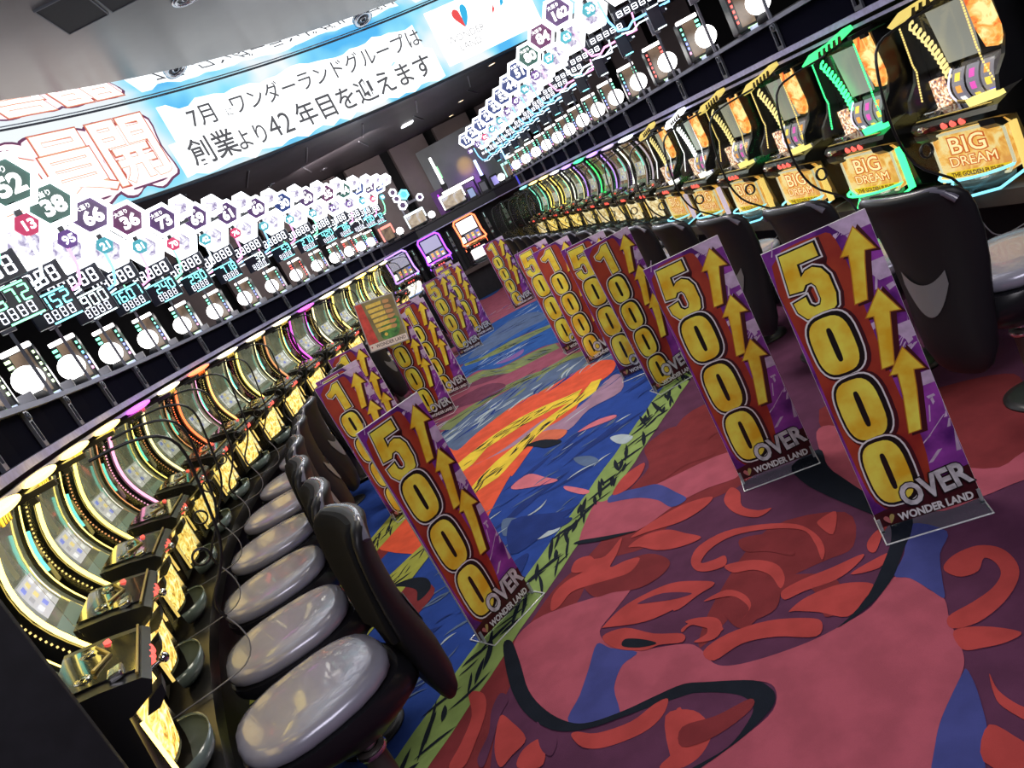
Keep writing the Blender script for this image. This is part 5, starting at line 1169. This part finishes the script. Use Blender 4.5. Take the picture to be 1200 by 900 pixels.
# ---------------------------------------------------------------- chairs
def kit_chair():
    k = Kit('gaming_chair', 0.0)
    def ring(z, ax, ay, cy=0, n=24, e=2.6):
        out = []
        for i in range(n):
            t = 2 * pi * i / n; c, s = cos(t), sin(t)
            out.append((ax * abs(c) ** (2 / e) * (1 if c > 0 else -1), cy + ay * abs(s) ** (2 / e) * (1 if s > 0 else -1), z))
        return out
    b = MB(); b.loft([ring(.462, .190, .205), ring(.475, .207, .224), ring(.498, .209, .226), ring(.512, .200, .217), ring(.519, .175, .19), ring(.520, .09, .10)], 0)
    k.part('seat', b, [mat('seat_vinyl', (.37, .37, .46), .27, .25, coat=.4, noise=.05, nscale=9)])
    b = MB(); b.loft([ring(.30, .07, .08, -.06), ring(.335, .12, .14, -.06), ring(.385, .185, .235, -.04), ring(.43, .215, .25, -.02), ring(.462, .214, .236, -.005)], 0)
    k.part('seat_shell', b, [BLACK])
    # back: lofted shell, tongue-shaped below, wide and rounded above
    S = [(.245, .075, .022, -.315), (.27, .105, .034, -.318), (.33, .135, .046, -.318), (.42, .150, .052, -.312), (.52, .165, .046, -.306), (.62, .188, .036, -.306), (.71, .204, .032, -.312), (.79, .212, .030, -.322), (.835, .211, .032, -.332), (.862, .198, .034, -.342), (.876, .170, .024, -.347), (.880, .12, .012, -.348)]
    def bring(z, a, t, cy, bulge=.055, n=28):
        out = []
        for i in range(n):
            th = 2 * pi * i / n; c, s = cos(th), sin(th)
            x = a * abs(c) ** (2 / 2.6) * (1 if c > 0 else -1); y = t * abs(s) ** (2 / 2.6) * (1 if s > 0 else -1)
            out.append((x, cy + y + bulge * (x / .215) ** 2, z))
        return out
    b = MB(); b.loft([bring(*q) for q in S], 0); 
    # front pad and the joint to the seat
    s = MB(); s.loft([bring(z, a * .84, .022, cy + t - .005) for z, a, t, cy in S[4:11]], 0)
    s3 = MB(); s3.tube([(x, -.352 + .055 * (x / .215) ** 2, .872 - .05 * max(0, (abs(x) - .14) / .06) ** 2) for x in [(-.196 + .0245 * i) for i in range(17)]], .012, 0, 8)
    s2 = MB()
    P = []
    for j in range(7):
        w = j / 6
        P.append(w)
    def back_pt(x, z, off):
        for q0, q1 in zip(S[:-1], S[1:]):
            if q0[0] <= z <= q1[0]:
                t = (z - q0[0]) / (q1[0] - q0[0]); cy = q0[3] + (q1[3] - q0[3]) * t; th = q0[2] + (q1[2] - q0[2]) * t; a = q0[1] + (q1[1] - q0[1]) * t
                return (x, cy - th * (max(0, 1 - abs(x / a) ** 2.6)) ** (1 / 2.6) + .055 * (x / .215) ** 2 - off, z)
    def ins(a, c):
        x = -.09 + .18 * a; e = 1 - (x / .10) ** 2
        z1 = .630 - .055 * e; z0 = .600 - .135 * e
        return back_pt(x, z0 + (z1 - z0) * c, .004)
    s2.patch(ins, 14, 5, 0)
    k.part('backrest', b, [mat('chair_plastic', (.012, .012, .015), .45, spec=.35)], [('back_pad', s, [mat('chair_fabric', (.009, .009, .010), .9, bump=.2, bscale=300, spec=.15)]), ('top_rim', s3, [mat('rim_highlight', (.15, .145, .19), .22, coat=.6)]), ('grey_insert', s2, [mat('chair_insert', (.24, .24, .26), .3, .3)], 'silver grey crescent insert')])  # lavender highlight along the top rim is put into its base colour
    b = MB(); b.lathe([(.026, .015), (.026, .315)], (0, -.05, 0), 0, 18); b.lathe([(.044, .012), (.036, .10), (.036, .24), (.044, .245), (.044, .262), (.028, .265)], (0, -.05, 0), 1, 20)
    s = MB(); s.lathe([(.045, .243), (.048, .250), (.045, .258)], (0, -.05, 0), 0, 20)
    k.part('column', b, [CHROME, mat('column_sleeve', (.10, .085, .08), .4)], [('collar', s, [CHROME])])
    b = MB(); b.lathe([(.0001, .0), (.13, .0), (.13, .008), (.10, .016), (.05, .02), (.0001, .02)], (0, -.05, 0), 0, 28); k.part('floor_plate', b, [mat('floor_plate', (.05, .05, .055), .35, .6)])
    return k
KC = kit_chair()
GL, GR = 'chairs along the left row', 'chairs along the right row'
JL = [(0, .06, .265), (1, .0, .275), (2, .0, .272), (3, 0.02, .27), (4, .06, .27), (5, .08, .27), (6, .1, .27), (7, .15, .27), (8, .1, .275), (9, .1, .28), (10, .0, .28), (11, 0, .28), (12, 0, .28), (13, 0, .28), (14, 0, .28), (15, 0, .28)]
for i, du, d in JL:
    x, y, r = L.place_at(i + du, .0); x += d * sin(r); y += -d * cos(r)
    KC.place(x, y, r + radians([4, -3, 2, 0, 3, -2][i % 6]), 'black stool chair with grey vinyl seat, %s from the front of the left row' % ORD[i], 'chair', GL)
JR = [(-1.0, .50), (.12, .42), (1.12, .42), (2.15, .40), (3.2, .37), (4.25, .36), (5.35, .36), (6.3, .36), (7.1, .38), (8.1, .38), (9.1, .38), (10.1, .38), (11.1, .38), (12.1, .38), (13.1, .38)]
for i, (u, d) in enumerate(JR):
    x, y, r = R.place_at(u, -d)
    KC.place(x, y, r, 'black stool chair with silver grey back insert, %s from the front of the right row' % ORD[i], 'chair', GR)

# ---------------------------------------------------------------- standing signs
GOLDP = mat('print_gold', (.84, .48, .02), .35, col2=(.96, .90, .11), nscale=8, coat=.3)
BLKP = mat('print_black', (.010, .008, .008), .35, coat=.3); WHP = mat('print_white', (.78, .76, .78), .4, coat=.3)
PURP = mat('print_purple', (.085, .012, .16), .35, col2=(.34, .06, .44), nscale=7, coat=.3); LAVP = mat('print_lavender', (.58, .44, .64), .4, noise=.15, nscale=25, coat=.3)
REDP = mat('print_red', (.27, .02, .016), .4, col2=(.42, .055, .022), nscale=6, coat=.3); SHADP = mat('print_maroon', (.055, .006, .010), .4, coat=.3); SILVP = mat('print_silver', (.40, .40, .43), .3, col2=(.72, .72, .76), nscale=30, coat=.3)
BOARD = mat('foam_board', (.72, .70, .72), .6)
HW = .149
def Yl(k): return -.0015 - .0007 * k
def superell(cx, cz, a, b, n=28, e=3.0):
    return [(cx + a * abs(cos(2 * pi * i / n)) ** (2 / e) * (1 if cos(2 * pi * i / n) > 0 else -1), cz + b * abs(sin(2 * pi * i / n)) ** (2 / e) * (1 if sin(2 * pi * i / n) > 0 else -1)) for i in range(n)]
def clip(p, x0=-HW, x1=HW): return [(min(max(x, x0), x1), z) for x, z in p]
def zero_mb(cx, cz, a, b, lay):
    m = MB(); m.flat(clip(superell(cx + .006, cz - .004, a + .012, b + .012)), Yl(lay), 0)      # maroon shadow
    m.flat(clip(superell(cx, cz, a + .007, b + .007)), Yl(lay + .6), 1); m.flat(clip(superell(cx, cz, a + .002, b + .002)), Yl(lay + 1.2), 2)
    m.flat(clip(superell(cx - .0045, cz - .001, a - .0085, b - .008)), Yl(lay + 1.8), 3); m.flat(superell(cx - .003, cz, .0085, b * .56, 16, 4), Yl(lay + 2.4), 2)
    return m
def off_poly(p, d):
    n = len(p); A = sum(p[i][0] * p[(i + 1) % n][1] - p[(i + 1) % n][0] * p[i][1] for i in range(n)); sg = 1 if A > 0 else -1; out = []
    for i in range(n):
        a, b, c = Vector(p[i - 1]), Vector(p[i]), Vector(p[(i + 1) % n])
        e1, e2 = (b - a).normalized(), (c - b).normalized()
        n1, n2 = Vector((e1.y, -e1.x)) * sg, Vector((e2.y, -e2.x)) * sg
        q = n1 + n2; q = q / max(.35, q.dot(n1)) if q.length > 1e-6 else n1
        out.append(tuple(b + q * d))
    return out
FIVE = [(-.106, .918), (-.006, .918), (-.006, .876), (-.068, .876), (-.071, .838), (-.055, .850), (-.033, .853), (-.012, .840), (.000, .812), (.000, .755), (-.010, .722), (-.034, .705), (-.07, .703), (-.1, .714), (-.117, .742), (-.119, .772), (-.080, .778), (-.079, .752), (-.068, .740), (-.052, .741), (-.044, .755), (-.044, .797), (-.052, .811), (-.068, .811), (-.080, .797), (-.118, .802)]
ONE = [(-.045, .918), (-.012, .918), (-.012, .745), (-.055, .745), (-.055, .862), (-.088, .848), (-.104, .862), (-.104, .880), (-.07, .893)]
def fig_mb(p, lay):
    m = MB(); m.flat(clip(off_poly([(x + .006, z - .004) for x, z in p], .012)), Yl(lay), 0); m.flat(clip(off_poly(p, .009)), Yl(lay + .6), 1); m.flat(off_poly(p, .0045), Yl(lay + 1.2), 2); m.flat([(x - .002, z) for x, z in off_poly(p, -.0005)], Yl(lay + 1.8), 3)
    return m
def arrow_mb(tz, bz, lay):
    m = MB(); h = .075
    p = [(.104, tz), (.139, tz - h - .010), (.110, tz - h - .004), (.100, tz - .5 * (tz - bz)), (.068, bz), (.030, bz), (.055, tz - .55 * (tz - bz)), (.064, tz - h), (.042, tz - h + .004)]
    m.flat(clip([(x + .012, z - .006) for x, z in off_poly(p, .003)]), Yl(lay), 0); m.flat(off_poly(p, .0005), Yl(lay + .5), 2); m.flat(off_poly(p, -.0025), Yl(lay + 1.0), 1)
    return m
def kit_sign(five):
    k = Kit('standing_sign', 0.0)
    b = MB(); b.box(-.150, .150, 0.0, .010, .012, .945); 
    b.v = [(x, y, z) for x, y, z in b.v]
    sp = MB(); rnd = random.Random(8 if five else 5)
    sp.flat([(-HW, .012), (HW, .012), (HW, .944), (-HW, .944)], Yl(0), 0)
    for i in range(26):     # pale light streaks towards the upper right
        x0 = rnd.uniform(.02, HW); z0 = rnd.uniform(.15, .93); a = rnd.uniform(.5, 1.3); ln = rnd.uniform(.02, .09); w = rnd.uniform(.003, .014)
        sp.flat(clip([(x0, z0), (x0 + w, z0), (x0 + w + ln * cos(a), min(.944, z0 + ln * sin(a))), (x0 + ln * cos(a), min(.944, z0 + ln * sin(a)))]), Yl(.4), 1)
    for i in range(16):
        x0 = rnd.uniform(.05, .135); z0 = rnd.uniform(.12, .92); w = rnd.uniform(.006, .022); h = rnd.uniform(.006, .03)
        sp.flat(clip([(x0, z0), (x0 + w, z0 + .3 * h), (x0 + w * .9, z0 + h), (x0 - .2 * w, z0 + .8 * h)]), Yl(.5), 1)
    for x0, z0, x1, z1 in ((.075, .90, .149, .944), (.115, .74, .149, .80), (.12, .55, .149, .60), (.10, .40, .149, .44)): sp.flat([(x0, z0), (x1, z0), (x1, z1), (x0 - .03, z1)], Yl(.3), 1)
    for i in range(14):
        x0 = rnd.uniform(-HW, -.12); z0 = rnd.uniform(.2, .93); sp.flat([(x0, z0), (x0 + .003, z0), (x0 + .02, z0 + .04), (x0 + .017, z0 + .04)], Yl(.4), 1)
    sp.flat(smooth_poly([(-.135, .90), (.01, .93), (.05, .90), (.055, .75), (.05, .60), (.05, .40), (.06, .25), (.03, .10), (-.06, .05), (-.13, .10), (-.142, .3), (-.14, .6)], 3), Yl(.8), 2)
    sp.flat([(-HW, .012), (HW, .012), (HW, .125), (.04, .11), (-.05, .075), (-HW, .06)], Yl(.9), 3)
    k.part('board', b, [BOARD], [('poster', sp, [PURP, LAVP, REDP, SHADP])])
    mats = [SHADP, WHP, BLKP, GOLDP]
    if five:
        zs = [(.612, .098), (.398, .106), (.185, .110)]
        k.part('digit', fig_mb(FIVE, 1.0), mats)
        for i, (z, h) in enumerate(zs): k.part('digit', zero_mb(-.058, z, .066, h, 3.2 + 2.6 * i), mats)
    else:
        k.part('digit', fig_mb(ONE, 1.0), mats)
        for i, (z, h) in enumerate([(.650, .083), (.478, .088), (.300, .092), (.118, .092)]): k.part('digit', zero_mb(-.060, z, .060, h, 3.2 + 2.6 * i), mats)
    for i, (t, bz) in enumerate(((.915, .70), (.722, .49), (.535, .275))): k.part('arrow', arrow_mb(t, bz, 1.2 + 1.2 * i), [SHADP, GOLDP, mat('print_amber', (.55, .22, .02), .4)])
    t = text_mb('OVER', .100, .0075, 'CENTER', .78, None, Yl(15), 0, (.040, .098), rot=radians(6)); t2 = text_mb('OVER', .100, .0036, 'CENTER', .78, None, Yl(15.6), 0, (.040, .098), rot=radians(6))
    k.part('lettering', t, [BLKP], [('lettering', t2, [SILVP])])
    t = text_mb('WONDER LAND', .034, .0014, 'CENTER', .84, None, Yl(15), 0, (.022, .032)); k.part('lettering', t, [WHP])
    h = MB(); h.flat(smooth_poly([(-.112, .022), (-.124, .034), (-.128, .044), (-.12, .05), (-.112, .042)], 2), Yl(15), 0); h.flat(smooth_poly([(-.112, .022), (-.110, .044), (-.102, .052), (-.095, .046), (-.1, .034)], 2), Yl(15), 1); k.part('emblem', h, [mat('emblem_pink', (.5, .15, .15), .5), mat('emblem_gold', (.45, .35, .12), .5)])
    # clear acrylic foot: plate with bright edges and two jaws
    b = MB(); b.box(-.150, .150, -.085, .075, .0, .004)
    s = MB()
    for p0, p1 in (((-.15, -.085, .004), (.15, -.085, .004)), ((-.15, .075, .004), (.15, .075, .004)), ((-.15, -.085, .004), (-.15, .075, .004)), ((.15, -.085, .004), (.15, .075, .004))): s.tube([p0, p1], .0028, 0, 6)
    jaws = []
    for x0 in (-.149, .139):
        s2 = MB(); s2.box(x0, x0 + .010, -.020, -.0135, .0, .05); s2.box(x0, x0 + .010, .0105, .015, .0, .05); s2.box(x0, x0 + .010, -.020, .015, .004, .010)
        jaws.append(('jaw', s2, [mat('acrylic_jaw', (.6, .62, .66), .1, trans=.6)]))
    k.part('foot', b, [clear('foot_acrylic', (.93, .94, .95), .08, .05)], [('foot_edge', s, [mat('acrylic_edge', (.75, .78, .82), .1, trans=.3, coat=1.0)])] + jaws)
    return k
K5, K1 = kit_sign(True), kit_sign(False)
SIGNS = [(5, .834, 2.11, -16.8, 4.6, 'purple 5000 OVER sign standing nearest at the right'), (5, .636, 2.825, -13.5, 3.6, 'purple 5000 OVER sign, second from the right picture edge'), (1, .66, 4.40, 10, 2.8, '10000 OVER sign directly behind the second right 5000 sign'), (5, .576, 4.917, -14, 1.4, '5000 OVER sign fourth from the front on the right side'),
         (1, .46, 5.754, 6, 2.0, '10000 OVER sign fifth from the front on the right side'), (5, .359, 6.461, 8, 1.8, '5000 OVER sign sixth from the front on the right side'), (1, .161, 10.332, 4.3, 1.9, 'small far 10000 OVER sign standing alone before the far machines'),
         (5, -.581, 2.742, 39.5, .3, 'purple 5000 OVER sign standing nearest at the left, on the green stripe'), (1, -1.123, 4.552, 24, 2.5, '10000 OVER sign just behind the nearest left 5000 sign'), (5, -1.185, 4.86, 22, 2.2, '5000 OVER sign half hidden directly behind a left 10000 sign'), (1, -1.299, 5.832, -2, 1.7, '10000 OVER sign left of the small framed poster'),
         (5, -.99, 6.516, -16, 2.4, '5000 OVER sign partly covered by the small framed poster'), (1, -.851, 7.142, -14, 2.1, '10000 OVER sign just right of the small framed poster'), (5, -.93, 7.62, -8, 2.0, 'mostly hidden OVER sign peeking out behind the framed poster'), (5, -.668, 8.932, 4.5, 1.7, 'small 5000 OVER sign on the left far side, front of the pair'), (5, -.489, 9.585, -4, 1.7, 'small 5000 OVER sign on the left far side, behind of the pair'), (5, -.62, 11.0, -2, 1.7, 'farthest left 5000 OVER sign below the purple machine')]
for f, x, y, yaw, lean, lab in SIGNS:
    k = K5 if f == 5 else K1
    r = k.place(x, y, radians(yaw), lab, 'sign', 'standing number signs in the aisle')
    # the boards lean back a little in their clear feet
    for c in r.children:
        if not c.name.startswith('foot'): c.matrix_local = Matrix.Translation((0, 0, .012)) @ Matrix.Rotation(-radians(lean), 4, 'X') @ Matrix.Translation((0, 0, -.012))

# small framed poster hooked over the sign behind it
r = root('framed_poster', (-1.005, 6.25, .98), 0, 'small framed poster with red and green print hooked over a left sign', 'poster', rot=(radians(-6), radians(8.5), radians(3)))
b = MB(); b.box(-.168, .168, 0, .012, -.205, .205, 0, .004); link('frame', b.mesh('frame', [mat('poster_frame_grey', (.35, .33, .33), .35, .4)]), r)
b = MB(); W_, H_ = .158, .195
b.flat([(-W_, -H_), (W_, -H_), (W_, H_), (-W_, H_)], -.001, 0); b.flat([(-W_, -H_ + .055), (-.075, -H_ + .055), (-.105, H_), (-W_, H_)], -.0016, 1); b.flat(smooth_poly([(-.03, -.13), (.10, -.13), (.145, .0), (.06, .02), (-.02, -.04)], 3), -.0016, 2); b.flat([(-W_, -H_), (W_, -H_), (W_, -H_ + .052), (-W_, -H_ + .052)], -.002, 3)
link('print', b.mesh('print', [mat('poster_olive', (.16, .12, .05), .5, col2=(.22, .20, .09), nscale=12), mat('poster_red', (.50, .055, .04), .5, noise=.2, nscale=20), mat('poster_green', (.09, .30, .06), .5, col2=(.03, .10, .03), nscale=18), mat('poster_cream', (.72, .62, .55), .5)]), r)
b = MB(); rnd = random.Random(7)
for i in range(6):
    z = .155 - .042 * i; b.flat([(-.075 + .006 * i, z - .016), (.05 + .004 * i, z - .012), (.052 + .004 * i, z + .016), (-.078 + .006 * i, z + .014)], -.003, 0)
    b.flat(smooth_poly([(.065, z - .012), (.10 + rnd.uniform(0, .03), z - .016), (.13 + rnd.uniform(-.02, .02), z + .006), (.09, z + .014), (.068, z + .012)], 2), -.003, 1)
b.flat(superell(.005, -.10, .014, .014, 12, 2), -.003, 0)
link('lettering', b.mesh('lettering', [mat('poster_gold', (.62, .42, .06), .45, col2=(.75, .55, .12), nscale=40), mat('poster_copper', (.50, .26, .10), .45)]), r)
t = text_mb('WONDER LAND', .040, .0006, 'CENTER', .85, None, -.003, 0, (.02, -H_ + .026)); link('lettering', t.mesh('lettering', [mat('poster_ink', (.08, .05, .05), .6)]), r)
b = MB(); b.flat([(-.14, -H_ + .018), (-.148, -H_ + .032), (-.14, -H_ + .036), (-.132, -H_ + .032)], -.003, 0); link('emblem', b.mesh('emblem', [mat('poster_heart', (.35, .05, .06), .6)]), r)
b = MB(); b.box(-.05, .05, .012, .014, -.12, -.04); b.box(-.05, .05, .014, .245, -.045, -.040); b.box(-.05, .05, .24, .245, -.10, -.04); link('hook', b.mesh('hook', [ACRY]), r)
